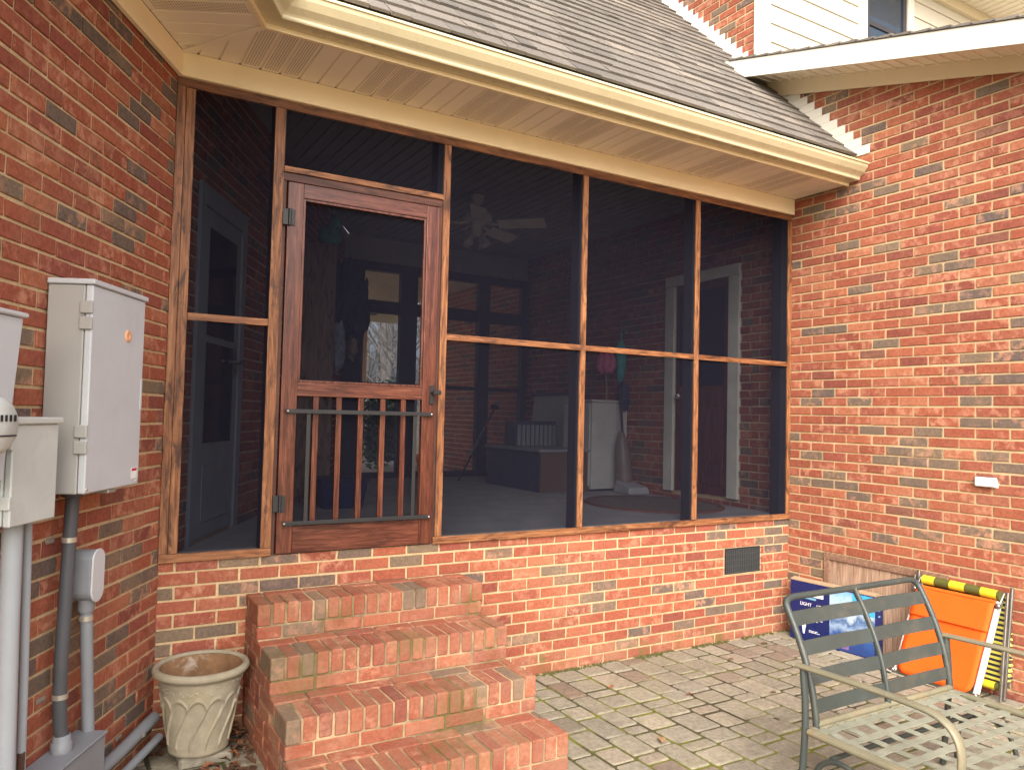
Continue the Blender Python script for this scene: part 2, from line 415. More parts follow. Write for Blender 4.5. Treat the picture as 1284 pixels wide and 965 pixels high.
X, Y, Z = Vector((1, 0, 0)), Vector((0, 1, 0)), Vector((0, 0, 1))
O0 = Vector((0, 0, 0))
ZS = .857; CH = .0677; BL = .2032          # sill height, course height, brick module
DL = Vector((-.4756174, -.87965225, 0)); NL = Vector((.87965225, -.4756174, 0)); CL = Vector((-4.5262, 0, 0))   # angled wall: away from corner, outward normal, corner

def masonry(mb, O, U, N, s0, s1, z0, z1, joint, parity, keep=None, zbase=ZS, holes=()):
    """running-bond bricks standing 9 mm proud of a mortar sheet, one mesh"""
    g = .0120
    k0 = floor((z0 - zbase) / CH + 1e-6); k1 = floor((z1 - zbase) / CH - 1e-6)
    for k in range(k0, k1 + 1):
        za = max(z0, zbase + k * CH + g / 2); zb = min(z1, zbase + (k + 1) * CH - g / 2)
        if zb - za < .012: continue
        off = joint + (0 if (k - parity) % 2 == 0 else BL / 2)
        n0 = floor((s0 - off) / BL); n1 = floor((s1 - off) / BL)
        wob = .0016 * R.uniform(-1, 1)
        for n in range(n0, n1 + 1):
          segs = [(max(s0, off + n * BL + g / 2), min(s1, off + (n + 1) * BL - g / 2))]
          for (h0, h1, y0, y1) in holes:
            if y0 < (za + zb) / 2 < y1:
                segs = [q for (a, b) in segs for q in ((a, min(b, h0 - g / 2)), (max(a, h1 + g / 2), b)) if q[1] - q[0] > .012]
          for (a, b) in segs:
            if b - a < .012: continue
            if keep and not keep((a + b) / 2, (za + zb) / 2): continue
            j = lambda q=.0022: R.uniform(-q, q)
            c = .0024; d = .0062 + R.uniform(-.0012, .0012)
            r = (R.random(), R.random())
            z_a = za + wob + j(.001); z_b = zb + wob + j(.001)
            P = lambda s, z, w: O + U * s + Z * z + N * w
            q = [(a + j(), z_a + j(.001)), (b + j(), z_a + j(.001)), (b + j(), z_b + j(.001)), (a + j(), z_b + j(.001))]
            inn = [(1, 1), (-1, 1), (-1, -1), (1, -1)]
            vs = [P(s, z, -.004) for s, z in q] + [P(s, z, d - c) for s, z in q] + [P(s + c * i, z + c * t, d + j(.0006)) for (s, z), (i, t) in zip(q, inn)]
            fs = [(8, 9, 10, 11)] + [(i, (i + 1) % 4, (i + 1) % 4 + 4, i + 4) for i in range(4)] + [(i + 4, (i + 1) % 4 + 4, (i + 1) % 4 + 8, i + 8) for i in range(4)]
            mb.add(vs, fs, 0, r)
    return mb

# ============================================================================= GROUND
g = MB(); g.quad((-80, -80, -.06), (80, -80, -.06), (80, 80, -.06), (-80, 80, -.06))
struct(g.build('lawn', M['lawn']))
def paving():
    mb = MB()
    x0, x1, y0, y1 = -7.4, -.015, -7.0, -.012
    nx, ny = 96, 90
    mb.box(x0, x1, y0, y1, -.058, -.0055, 1)
    x = x0
    while x < x1 - .03:
        w = R.choice([.135, .15, .165, .19]);
        if x + w > x1 - .06: w = x1 - x
        y = y1
        while y > y0 + .03:
            l = R.choice([.10, .14, .19, .22, .26, .17])
            if y - l < y0 + .05: l = y - y0
            gp = .0062
            a, b, c, d = x + gp + R.uniform(0, .004), x + w - gp - R.uniform(0, .004), y - l + gp + R.uniform(0, .004), y - gp - R.uniform(0, .004)
            if b > x1: b = x1
            h = .001 + R.uniform(-.004, .004); tx, ty = R.uniform(-.012, .012), R.uniform(-.012, .012)
            cr = .011; r = (R.random(), R.random())
            # octagonal tumbled outline, two bevel rings
            def ring(ins, z):
                q = []
                for (px, py, sx, sy) in ((a, c, 1, 1), (b, c, -1, 1), (b, d, -1, -1), (a, d, 1, -1)):
                    e1 = (px + sx * (ins + cr * .9), py + sy * ins); e2 = (px + sx * ins, py + sy * (ins + cr * .9)); em = (px + sx * (ins + cr * .27), py + sy * (ins + cr * .27))
                    seq = [e2, em, e1] if (sx * sy > 0) else [e1, em, e2]
                    q += seq
                return [(u, v, z + (u - (a + b) / 2) * tx + (v - (c + d) / 2) * ty + mnoise.noise(Vector((u * 9, v * 9, z * 5))) * .0022) for u, v in q]
            vs = ring(0, h - .035) + ring(0, h - .009) + ring(.003, h - .0022) + ring(.009, h)
            n = 12
            fs = [(i + n * k, (i + 1) % n + n * k, (i + 1) % n + n * (k + 1), i + n * (k + 1)) for k in range(3) for i in range(n)] + [tuple(range(3 * n, 4 * n))]
            mb.add(vs, fs, 0, r, smooth=False)
            y -= l
        x += w
    return mb.build('patio_paving', [M['paver'], M['joint']])
struct(paving())

# ============================================================================= HOUSE
house = thing('brick_house', 'red brick house with angled left wing and tall right wall around the porch', 'house', (0, 0, 0))

# angled left wall (continues into the porch)
mb = MB(); s0, s1 = -4.75, 6.5
zt = 3.30
mb.frame_box(CL, DL, Z, NL, s0, s1, 0, 3.6, -.2, 0, 1)
masonry(mb, CL, DL, NL, s0, s1, -.05, 3.6, .991, 21, keep=lambda s, z: not (-1.12 < s < -.33 and .86 < z < 2.83))
mb.build('brick_wall', [M['brick'], M['mortar']], house, 'angled brick wall left of the porch')
# tall right wall in the plane x = 0
mb = MB()
mb.box(0, .22, -7, .383, -.06, 4.36, 1); mb.box(0, .22, .383, 7.0, -.06, 7.2, 1)
def keep_r(s, z):
    y = s
    if .55 < y < 1.42 and .95 < z < 2.96: return False
    if y < .383: return z < 4.33 + .27 * y
    return True
masonry(mb, O0, Y, -X, -7, .383, -.05, 4.6, -.2, 6, keep=keep_r, holes=[(-1.248, -.333, -.1, .652)])
masonry(mb, O0, Y, -X, .384, 7.0, -.05, 7.2, -.2, 6, keep=keep_r)
mb2 = mb
# trim the front top of the mortar core to the sloping roof line
mb = MB(); mb.r = mb2.r; mb.v = mb2.v; mb.f = mb2.f; mb.mi = mb2.mi; mb.sm = mb2.sm
for i in range(8):
    x, y, z = mb.v[i]
    if z > 4: mb.v[i] = (x, y, 4.38 + .27 * y)
mb.build('brick_wall', [M['brick'], M['mortar']], house, 'tall brick wall on the right')

# crawl-space access panel in the right wall
mb = MB(); mb.box(-.004, .01, -1.205, -.375, .0, .605); ap = mb.build('access_panel', M['ply'], house)
mb = MB(); mb.box(-.020, .01, -1.251, -.33, .606, .652); mb.build('panel_frame', M['ply_frame'], ap, bevel=.002)
for a, b in ((-.374, -.33), (-1.251, -1.206)):
    mb = MB(); mb.box(-.020, .01, a, b, -.02, .604); mb.build('panel_frame', M['ply_frame'], ap, bevel=.002)

# siding wall of the upper storey
YC = .382
mb = MB(); e = .165; z = 4.3
ext = [(.135, 1.346), (2.178, 6.0)]
for (a, b) in [(.135, 6.0)]:
    z = 4.21
    while z < 6.05:
        spans = [(a, b)] if not (z + e > 5.1 and z < 5.95) else ext
        for (p, q) in spans:
            mb.hexa([(p, YC - .018, z), (q, YC - .018, z), (q, YC + .02, z), (p, YC + .02, z), (p, YC - .004, z + e), (q, YC - .004, z + e), (q, YC + .02, z + e), (p, YC + .02, z + e)])
        z += e
mb.box(0.23, 6, YC + .02, YC + .12, 3.9, 6.2)
mb.build('siding_wall', M['siding'], house)
mb = MB(); mb.box(-.012, .133, YC - .035, YC - .002, 4.0, 6.05); mb.box(-.022, -.0125, YC - .034, YC + .012, 4.0, 6.05)
mb.build('corner_board', M['white'], house, bevel=.003)
win = MB(); win.box(1.50, 2.03, YC - .010, YC + .02, 5.0, 5.90)
win = win.build('window', M['glass_up'], house)
mb = MB()
mb.box(1.346, 1.442, YC - .045, YC + .01, 4.9, 6.0); mb.box(2.085, 2.178, YC - .045, YC + .01, 4.9, 6.0)
mb.box(1.346, 2.178, YC - .044, YC + .01, 5.905, 6.0); mb.box(1.346, 2.178, YC - .050, YC + .01, 4.84, 4.90)
mb.build('window_trim', M['white'], win, bevel=.003)
mb = MB()
for a, b, c, d in ((1.445, 1.50, 4.90, 5.90), (2.03, 2.083, 4.90, 5.90)): mb.box(a, b, YC - .026, YC + .01, c, d)
mb.box(1.50, 2.03, YC - .024, YC + .01, 4.902, 4.96); mb.box(1.50, 2.03, YC - .024, YC + .01, 5.40, 5.445)
mb.build('window_sash', M['inner_post'], win, bevel=.002)
# upper soffit and frieze
mb = MB(); mb.box(-.55, 6.2, YC - .65, YC + .1, 6.06, 6.085)
for i in range(70): mb.box(-.55 + i * .1, -.542 + i * .1, YC - .65, YC - .05, 6.050, 6.059, 0)
mb.build('soffit', M['soffit'], house, 'soffit high above the siding wall')
mb = MB(); mb.box(.135, 6.0, YC - .055, YC - .005, 5.955, 6.058); mb.box(-.03, .134, YC - .06, YC - .036, 5.9, 6.058)
mb.build('frieze_board', M['frieze'], house, 'frieze under the high soffit', bevel=.002)

# low right wing roof, its white rake board, soffit and frieze
zr = lambda y: 4.482 + .283 * y
wr = MB()
for k in range(26):
    y0, y1 = -3.0 + k * .13, -3.0 + (k + 1) * .13 + .02
    if y0 > YC + .1: break
    y1 = min(y1, .6)
    xs = -.315
    while xs < 6:
        w = R.uniform(.18, .34); r = (R.random(), 0); xe = min(6, xs + w); h = R.uniform(.0, .004)
        wr.hexa([(xs, y0, zr(y0) - .002), (xe, y0, zr(y0) - .002), (xe, y1, zr(y1) - .004), (xs, y1, zr(y1) - .004),
                 (xs, y0, zr(y0) + .016 + h), (xe, y0, zr(y0) + .016 + h), (xe, y1, zr(y1) + .003), (xs, y1, zr(y1) + .003)], 0, r)
        xs = xe
wing_roof = wr.build('wing_roof', M['shingle'], house)
def sloped(mb, x0, x1, y0, y1, zb, zt, mi=0):
    mb.hexa([(x0, y0, zb(y0)), (x1, y0, zb(y0)), (x1, y1, zb(y1)), (x0, y1, zb(y1)), (x0, y0, zt(y0)), (x1, y0, zt(y0)), (x1, y1, zt(y1)), (x0, y1, zt(y1))], mi); return mb
sloped(MB(), -.305, -.280, -2.9, .60, lambda y: zr(y) - .155, lambda y: zr(y) - .006).build('rake_board', M['white'], wing_roof, bevel=.003)
mb = sloped(MB(), -.279, .01, -2.9, .60, lambda y: zr(y) - .125, lambda y: zr(y) - .115)
for i in range(36): sloped(mb, -.279, -.02, -2.9 + i * .1, -2.886 + i * .1, lambda y: zr(y) - .135, lambda y: zr(y) - .1251)
mb.build('soffit', M['soffit'], wing_roof)
sloped(MB(), -.024, -.010, -2.9, .26, lambda y: 4.232 + .272 * y, lambda y: zr(y) - .1255).build('frieze_board', M['frieze'], wing_roof, bevel=.002)

# angled wing eave: frieze, soffit, fascia and gutter along the left wall
PHI = math.atan2(-DL.y, -DL.x)          # direction of the wall
ROOFZ = 4.146
mitre = (Vector((1, 0, 0)) * 0)
# offset lines meet on the mitre: direction from the corner
nP = Vector((0, -1, 0))
mdir = (nP + NL); k_m = 1 / (1 + nP.dot(NL)); mdir = mdir * k_m            # point at offset 1 from both walls
def M_at(off, z): p = CL + mdir * off; return Vector((p.x, p.y, z))
S1 = 6.3
def eave_left(off0, off1, z0, z1, mi=0, mb=None):
    """box between two offsets from the angled wall, mitred at the corner"""
    mb = mb or MB()
    a0, a1 = M_at(off0, 0), M_at(off1, 0); b0, b1 = CL + DL * S1 + NL * off0, CL + DL * S1 + NL * off1
    v = lambda p, z: Vector((p.x, p.y, z))
    mb.hexa([v(b0, z0), v(b1, z0), v(a1, z0), v(a0, z0), v(b0, z1), v(b1, z1), v(a1, z1), v(a0, z1)], mi); return mb
def eave_front(off0, off1, z0, z1, mi=0, mb=None, x1=-.012):
    mb = mb or MB()
    a0, a1 = M_at(off0, 0), M_at(off1, 0)
    v = lambda p, z: Vector((p.x, p.y, z)); c0, c1 = Vector((x1, -off0, 0)), Vector((x1, -off1, 0))
    mb.hexa([v(a0, z0), v(a1, z0), v(c1, z0), v(c0, z0), v(a0, z1), v(a1, z1), v(c1, z1), v(c0, z1)], mi); return mb
EO = .50        # eave depth
eave_left(.012, .035, 3.252, 3.372).build('frieze_board', M['beam'], house, 'cream board along the top of the angled wall', bevel=.002)

def soffit_mesh(front):
    mb = MB()
    # grooved panels: strips 0.1 m wide; every other group of three is perforated
    O = CL if not front else Vector((0, 0, 0))
    zc = 3.374
    def pt(s, off):
        if front: return Vector((s, -off, 0))
        return CL + DL * s + NL * off
    mS = lambda off: (CL + mdir * off)
    def s_lim(off):   # along coordinate of the mitre for this offset
        p = mS(off); return p.x if front else (p - CL).dot(DL)
    o0, o1 = .036, EO
    if front: rng = [( -4.542 + .1 * i) for i in range(-3, 46)]
    else: rng = [.1 * i - .1 for i in range(-4, 65)]
    for i, s in enumerate(rng):
        a, b = s, s + .1
        if front: b = min(b, -.012)
        if b <= a: continue
        def clip(q, off):
            l = s_lim(off); return max(q, l)
        # polygon corners along near (o0) and far (o1) edges, clipped by the mitre
        A0, B0, A1, B1 = clip(a, o0), clip(b, o0), clip(a, o1), clip(b, o1)
        if B0 - A0 < .001 and B1 - A1 < .001: continue
        gz = .008; gw = .010
        def strip(u0, u1, z, z2=None, mi=0):
            z2 = z if z2 is None else z2
            l0 = s_lim(o0); sl_ = (s_lim(o1) - l0) / (o1 - o0)
            if u1 <= l0 + 1e-4: return
            u0 = max(u0, l0); far = lambda u: min(o1, o0 + (u - l0) / sl_)
            q = [(u0, o0, z), (u1, o0, z2), (u1, far(u1), z2), (u0, far(u0), z)]
            vs = []
            for (u, o, zz) in q: p = pt(u, o); vs.append((p.x, p.y, zz))
            mb.add(vs, [(0, 1, 2, 3)], mi)
        strip(a, a + gw * .5, zc + gz, zc + gz); strip(a + gw * .5, a + gw, zc + gz, zc); strip(a + gw, b - gw * .3, zc, zc); strip(b - gw * .3, b, zc, zc + gz)
        vent = (i // 3) % 2 == (0 if front else 1)
        if vent:
            off = o0 + .03
            while off < o1 - .02:
                for t in range(6):
                    u = a + .018 + t * .0125
                    if u > s_lim(off + .01) + .01 and u < b - .008:
                        p = [pt(u, off), pt(u + .006, off), pt(u + .006, off + .0055), pt(u, off + .0055)]
                        mb.add([(v.x, v.y, zc - .0006) for v in p], [(0, 1, 2, 3)], 1)
                off += .0115
    return mb
mb = MB(); a_, b_ = M_at(.03, 0), M_at(EO, 0); t_ = (b_ - a_).normalized(); n_ = Vector((-t_.y, t_.x, 0))
mb.frame_box(a_, t_, n_, Z, 0, (b_ - a_).length, -.016, .016, 3.366, 3.3725); mb.build('soffit_trim', M['soffit'], house)
soffit_mesh(False).build('soffit', [M['soffit'], M['soffit_hole']], house, 'grooved soffit along the angled wall')
f = eave_left(EO, EO + .02, 3.362, 3.56).build('fascia', M['beam'], house, 'fascia of the angled wing')
def gutter(front):
    prof = [(EO + .022, 3.384), (EO + .105, 3.384), (EO + .110, 3.390), (EO + .110, 3.402), (EO + .117, 3.410), (EO + .148, 3.432), (EO + .172, 3.462), (EO + .178, 3.480), (EO + .186, 3.483), (EO + .186, 3.495), (EO + .164, 3.495), (EO + .160, 3.480),
            (EO + .10, 3.405), (EO + .03, 3.396), (EO + .026, 3.49), (EO + .022, 3.49)]
    mb = MB(); n = len(prof); vs = []
    for (o, z) in prof:
        p = M_at(o, z); vs.append(p)
    for (o, z) in prof:
        q = Vector((-.014, -o, z)) if front else CL + DL * S1 + NL * o + Z * z
        vs.append(q)
    fs = [(i, (i + 1) % n, (i + 1) % n + n, i + n) for i in range(n)] + [tuple(range(n, 2 * n))]
    mb.add(vs, fs); return mb
gl = gutter(False).build('gutter', M['gutter'], house, 'gutter of the angled wing')
# roof of the angled wing
def shingle_course(mb, k, front):
    ex = .145; c45 = cos(pi / 4)
    d0, d1 = k * ex, (k + 1) * ex + .02           # distance up the slope
    oo = EO + .075
    def P(s_fn, d, lift):
        off = oo - d * c45; z = ROOFZ - oo + d * c45 + 0; n = lift
        return off, z, n
    offa, offb = oo - d0 * c45, oo - d1 * c45
    za, zb = ROOFZ - offa, ROOFZ - offb
    def lim(off): p = CL + mdir * off; return p.x if front else (p - CL).dot(DL)
    a, b = (min(lim(offa), lim(offb)), -.006) if front else (min(lim(offa), lim(offb)), S1)
    s = a - R.uniform(0, .3)
    nrm = (Vector((0, -1, 1)) if front else (NL + Z)).normalized()
    while s < b:
        w = R.choice([.11, .17, .22, .30]); e = min(b, s + w)
        r = (R.random(), 0); h = R.choice([.013, .014, .018]) 
        def pt(u, off, z, l):
            u = max(u, lim(off))
            p = Vector((u, -off, z)) if front else CL + DL * u + NL * off + Z * z
            return p + nrm * l
        if e > min(lim(offa), lim(offb)):
            e -= .005
            jo = R.uniform(-.003, .003)
            vs = [pt(s, offa + jo, za - jo, -.002), pt(e, offa + jo, za - jo, -.002), pt(e, offb, zb, -.002), pt(s, offb, zb, -.002),
                  pt(s, offa + jo, za - jo, h), pt(e, offa + jo, za - jo, h), pt(e, offb, zb, .001), pt(s, offb, zb, .001)]
            if front: mb.hexa(vs, 0, r)
            else: mb.add(vs, [(0, 1, 2, 3), (7, 6, 5, 4), (4, 5, 1, 0), (5, 6, 2, 1), (6, 7, 3, 2), (7, 4, 0, 3)], 0, r)
        s = min(b, s + w)
mb = MB()
for k in range(34): shingle_course(mb, k, False)
mb.build('roof', M['shingle'], house, 'shingle roof of the angled wing')

# covered back porch seen through the far screens
mb = MB(); mb.box(-6, -.012, 4.2, 8.0, 3.42, 3.46)
for i in range(38): mb.box(-6, -.012, 4.2 + i * .1, 4.212 + i * .1, 3.408, 3.419)
bk = mb.build('back_soffit', M['back_soffit'], house)
mb = MB(); mb.box(-6, -.012, 7.75, 7.90, 3.10, 3.406); mb.build('back_beam', M['beam'], house, bevel=.004)
for xx in (-2.62, -.9):
    mb = MB(); mb.box(xx, xx + .16, 7.74, 7.9, .8, 3.098); mb.build('back_post', M['tan_wall'], house, bevel=.004)
mb = MB(); mb.box(-6, -.012, 4.11, 8.1, .70, .80); mb.build('back_floor', M['back_floor'], house)

# left interior door, in the angled wall
Pd = lambda: None
mb = MB(); mb.frame_box(CL, DL, Z, NL, -1.04, -.40, .90, 2.72, -.05, .012)
ld = mb.build('patio_door', M['door_grey'], house, 'grey glazed door in the angled wall')
mb = MB()
for a, b, c, d in ((-1.125, -1.042, .86, 2.84), (-.398, -.325, .86, 2.84), (-1.041, -.399, 2.725, 2.84)): mb.frame_box(CL, DL, Z, NL, a, b, c, d, -.05, .024)
mb.build('door_trim', M['door_grey'], ld, bevel=.004)
for c, d in ((2.02, 2.62), (1.42, 1.98)):
    mb = MB(); mb.frame_box(CL, DL, Z, NL, -.95, -.50, c, d, .013, .016); mb.build('door_pane', M['glass'], ld)
mb = MB(); mb.frame_box(CL, DL, Z, NL, -.95, -.50, .98, 1.30, .013, .019); mb.build('door_panel', M['door_grey'], ld, bevel=.004)
mb = MB(); mb.tube([CL + DL * -.985 + Z * 1.9 + NL * .013, CL + DL * -.985 + Z * 1.9 + NL * .07], .012); mb.tube([CL + DL * -.985 + Z * 1.9 + NL * .06, CL + DL * -.90 + Z * 1.9 + NL * .06], .009); mb.frame_box(CL, DL, Z, NL, -1.0, -.97, 1.80, 2.0, .013, .018)
mb.build('door_handle', M['alu'], ld)
# red-brown entry door in the right wall, under the porch
mb = MB(); mb.box(-.008, .05, .66, 1.30, .96, 2.86); rdoor = mb.build('entry_door', M['door_red'], house, 'red-brown panelled door under the porch')
mb = MB(); mb.box(-.03, .02, .52, .64, .95, 2.86); mb.box(-.03, .02, 1.32, 1.44, .95, 2.86); mb.box(-.032, .02, .52, 1.44, 2.861, 2.96)
mb.build('door_trim', M['door_trim'], rdoor, bevel=.004)
for a, b in ((.70, .95), (1.0, 1.25)):
    mb = MB(); mb.box(-.014, .0, a, b, 1.05, 1.72); mb.build('door_panel', M['door_red'], rdoor, bevel=.006)
mb = MB(); mb.box(-.012, .0, .70, 1.25, 1.92, 2.78); mb.build('door_pane', M['glass'], rdoor)
mb = MB(); mb.lathe((-.05, 1.25, 1.83), [(0, 0), (.02, .003), (.028, .02), (.02, .038), (.008, .042), (.008, .06)], 12, axis=(1, 0, 0)); mb.build('door_knob', M['zinc'], rdoor)

# ============================================================================= SCREENED PORCH
porch = thing('screened_porch', 'screened porch of honey-stained posts and dark mesh on a low brick base', 'porch', (0, 0, 0))
mb = MB(); mb.box(-4.56, -.01, .004, .2, -.06, ZS - .001, 1)
masonry(mb, Vector((0, .004, 0)), X, -Y, -4.522, -.012, -.05, ZS - .002, -2.516, -4, zbase=ZS + .016, holes=[(-.705, -.321, .47, .672)])
for i_, f_ in enumerate(mb.f):
    zc_ = sum(mb.v[q][2] for q in f_) / len(f_)
    if mb.mi[i_] == 0 and zc_ < .12 + .05 * mnoise.noise(Vector((mb.v[f_[0]][0] * 3, 0, 0))): mb.mi[i_] = 2
mb.build('base_wall', [M['brick'], M['mortar'], M['brick_foot']], porch)
mb = MB()
for i_ in range(900):
    x_ = R.uniform(-2.87, -.03); w_ = R.uniform(.004, .016); k_ = mnoise.noise(Vector((x_ * 4, 3, 1)))
    if k_ < -.15: continue
    c_ = Vector((x_, -.012 - abs(R.gauss(0, .016)), .0)); h_ = R.uniform(.003, .014)
    mb.add([c_ + X * w_, c_ + Y * w_ * .7, c_ - X * w_, c_ - Y * w_ * .7, c_ + Z * h_], [(0, 1, 4), (1, 2, 4), (2, 3, 4), (3, 0, 4)], smooth=True)
mo = mb.build('moss', M['moss']); mo['kind'] = 'stuff'; tag(mo, 'green moss and grit along the foot of the low brick base', 'moss')
mb = MB(); mb.box(-.70, -.326, .002, .02, .478, .668)
vent = mb.build('foundation_vent', M['black'], porch)
mb = MB()
for i in range(19): mb.box(-.690 + i * .0192, -.680 + i * .0192, -.006, .001, .488, .656)
for zz in (.486, .532, .575, .618, .654): mb.box(-.698, -.328, -.009, -.0065, zz, zz + .005)
mb.build('vent_grille', M['vent'], vent)
mb = MB(); mb.box(-.70, -.326, -.004, .012, .474, .4778); mb.build('vent_ledge', M['mortar'], vent)
# floor, ceiling, back wall
mb = MB(); mb.prism([(-4.42, .1, .80), (-.012, .1, .80), (-.012, 4.1, .80), (-2.32, 4.1, .80)], (0, 0, .088)); mb.build('porch_floor', M['floor'], porch)
mb = MB(); mb.prism([(-4.55, .05, 3.56), (-.012, .05, 3.56), (-.012, 4.2, 3.56), (-2.2, 4.2, 3.56)], (0, 0, .03))
for i in range(44): mb.box(-4.45 + i * .1, -4.438 + i * .1, max(.06, (-4.45 + i * .1 + 4.5) * -1 + .06), 4.0 if i > 21 else max(.3, i * .18), 3.552, 3.5595)
mb.build('porch_ceiling', M['ceil'], porch)
mb = MB(); mb.box(-2.42, -.012, 3.99, 4.05, 3.285, 3.555)
for i in range(24): mb.box(-2.42 + i * .1, -2.412 + i * .1, 3.984, 3.989, 3.285, 3.555)
mb.build('gable_boards', M['gable'], porch)
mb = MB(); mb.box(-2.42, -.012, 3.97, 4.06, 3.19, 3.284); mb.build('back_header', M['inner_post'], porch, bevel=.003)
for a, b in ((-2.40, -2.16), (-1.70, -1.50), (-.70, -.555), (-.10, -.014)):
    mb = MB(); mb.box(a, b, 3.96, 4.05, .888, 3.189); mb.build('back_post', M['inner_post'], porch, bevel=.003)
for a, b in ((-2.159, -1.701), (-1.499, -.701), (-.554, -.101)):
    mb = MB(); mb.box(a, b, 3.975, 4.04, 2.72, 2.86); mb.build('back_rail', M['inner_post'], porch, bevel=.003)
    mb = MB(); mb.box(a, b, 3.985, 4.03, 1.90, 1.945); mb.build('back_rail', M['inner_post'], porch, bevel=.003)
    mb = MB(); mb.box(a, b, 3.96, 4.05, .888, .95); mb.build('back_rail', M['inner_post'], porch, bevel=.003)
mb = MB(); mb.quad((-2.16, 4.045, .95), (-.10, 4.045, .95), (-.10, 4.045, 3.19), (-2.16, 4.045, 3.19)); mb.build('back_screen', M['screen_back'], porch)

# front frame
FY0, FY1 = -.013, .0
def post(x0, x1, z0, z1, name='post', mat='stain_z', y0=FY0, y1=FY1, label=None, bev=.002):
    mb = MB(); mb.box(x0, x1, y0, y1, z0, z1); return mb.build(name, M[mat], porch, label, bevel=bev)
zt0, zt1 = 3.207, 3.252
post(-4.524, -4.484, .899, zt0, 'corner_post', y0=-.016); post(-4.482, -4.438, .899, zt0, 'corner_post', y0=-.010)
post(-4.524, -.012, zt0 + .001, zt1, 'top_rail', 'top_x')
post(-4.524, -3.992, ZS, .898, 'sill', 'stain_x', y0=-.020); post(-3.074, -.012, ZS, .898, 'sill', 'stain_x', y0=-.020)
for a, b in ((-4.045, -3.992), (-3.060, -3.017), (-2.050, -2.008), (-1.043, -1.000), (-.052, -.012)): post(a, b, .899, zt0)
# deep structural posts behind the battens
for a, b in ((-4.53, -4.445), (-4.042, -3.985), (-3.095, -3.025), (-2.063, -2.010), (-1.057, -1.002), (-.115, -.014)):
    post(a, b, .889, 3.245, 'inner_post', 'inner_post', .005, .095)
for a, b in ((-4.437, -4.046), (-3.016, -2.051), (-2.007, -1.044), (-.999, -.053)):
    post(a, b, 2.048, 2.084, 'mid_rail', 'stain_x')
    for z0, z1 in ((.899, 2.047), (2.085, zt0)):
        mb = MB(); mb.quad((a, .002, z0), (b, .002, z0), (b, .002, z1), (a, .002, z1)); mb.build('screen_panel', M['screen'], porch)
post(-3.991, -3.061, 2.874, 2.905, 'door_header', 'stain_x', y0=-.015)
mb = MB(); mb.quad((-3.984, .002, 2.906), (-3.062, .002, 2.906), (-3.062, .002, zt0), (-3.984, .002, zt0)); mb.build('screen_panel', M['screen'], porch, 'short screen panel over the door')
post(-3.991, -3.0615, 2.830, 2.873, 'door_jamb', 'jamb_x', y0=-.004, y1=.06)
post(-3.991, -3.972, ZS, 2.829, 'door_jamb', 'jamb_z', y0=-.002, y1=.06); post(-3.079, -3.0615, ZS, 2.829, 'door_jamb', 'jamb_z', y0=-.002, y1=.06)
# screen door
dy0, dy1 = -.018, .018
mb = MB(); mb.box(-3.967, -3.884, dy0, dy1, .864, 2.823); door = mb.build('screen_door', M['red_z'], porch, 'red-stained screen door with balusters and iron guard rails', bevel=.003)
def dpart(name, x0, x1, z0, z1, mat, y0=dy0 + .002, y1=dy1 - .002, bev=.002):
    mb = MB(); mb.box(x0, x1, y0, y1, z0, z1); return mb.build(name, M[mat], door, bevel=bev)
dpart('stile', -3.164, -3.084, .864, 2.823, 'red_z', dy0, dy1, .003)
dpart('rail', -3.883, -3.165, 2.747, 2.823, 'red_x'); dpart('rail', -3.883, -3.165, 1.690, 1.762, 'red_x'); dpart('kick_rail', -3.883, -3.165, .864, 1.004, 'red_x')
for x in (-3.778, -3.651, -3.527, -3.399, -3.275): dpart('baluster', x - .015, x + .015, 1.005, 1.689, 'red_z', -.010, .012)
mb = MB(); mb.quad((-3.883, .0135, 1.005), (-3.165, .0135, 1.005), (-3.165, .0135, 2.746), (-3.883, .0135, 2.746)); mb.build('door_screen', M['screen'], door)
mb = MB()
for a, b, c, d in ((-3.883, -3.870, 1.763, 2.746), (-3.178, -3.165, 1.763, 2.746)): mb.box(a, b, -.012, .010, c, d)
mb.box(-3.8695, -3.1785, -.012, .010, 2.733, 2.746); mb.box(-3.8695, -3.1785, -.012, .010, 1.763, 1.774); mb.build('screen_bead', M['red_z'], door, bevel=.002)
for zz in (1.608, 1.022):
    mb = MB(); mb.box(-3.945, -3.105, -.046, -.038, zz - .011, zz + .011)
    for x in (-3.93, -3.12): mb.tube([(x, -.0185, zz), (x, -.0455, zz)], .009, 8)
    gr = mb.build('guard_rail', M['black'], door, bevel=.002)
    for x in (-3.935, -3.115):
        mb = MB(); mb.lathe((x, -.046, zz), [(.006, 0), (.005, .003), (0, .004)], 8, axis=(0, -1, 0)); mb.build('screw_head', M['zinc'], gr)
for x in (-3.822, -3.212):
    mb = MB(); mb.box(x - .011, x + .011, -.036, -.026, 1.012, 1.618); mb.build('guard_bar', M['black'], door, bevel=.002)
for zz in (2.632, 1.124):
    mb = MB(); mb.box(-3.992, -3.962, -.026, -.0185, zz - .042, zz + .042); mb.box(-3.953, -3.928, -.026, -.0185, zz - .042, zz + .042); mb.tube([(-3.957, -.028, zz - .044), (-3.957, -.028, zz + .044)], .009, 10)
    mb.build('hinge', M['black'], door, bevel=.001)
mb = MB(); mb.cbox(Vector((-3.108, -.024, 1.72)), X, Z, Y, -.014, .014, -.055, .055, -.003, .005, .003)
mb.tube([(-3.108, -.026, 1.735), (-3.108, -.062, 1.735)], .007, 8); mb.cbox(Vector((-3.098, -.066, 1.735)), X, Z, Y, -.020, .030, -.013, .013, -.008, .008, .004)
mb.build('door_handle', M['black'], door)
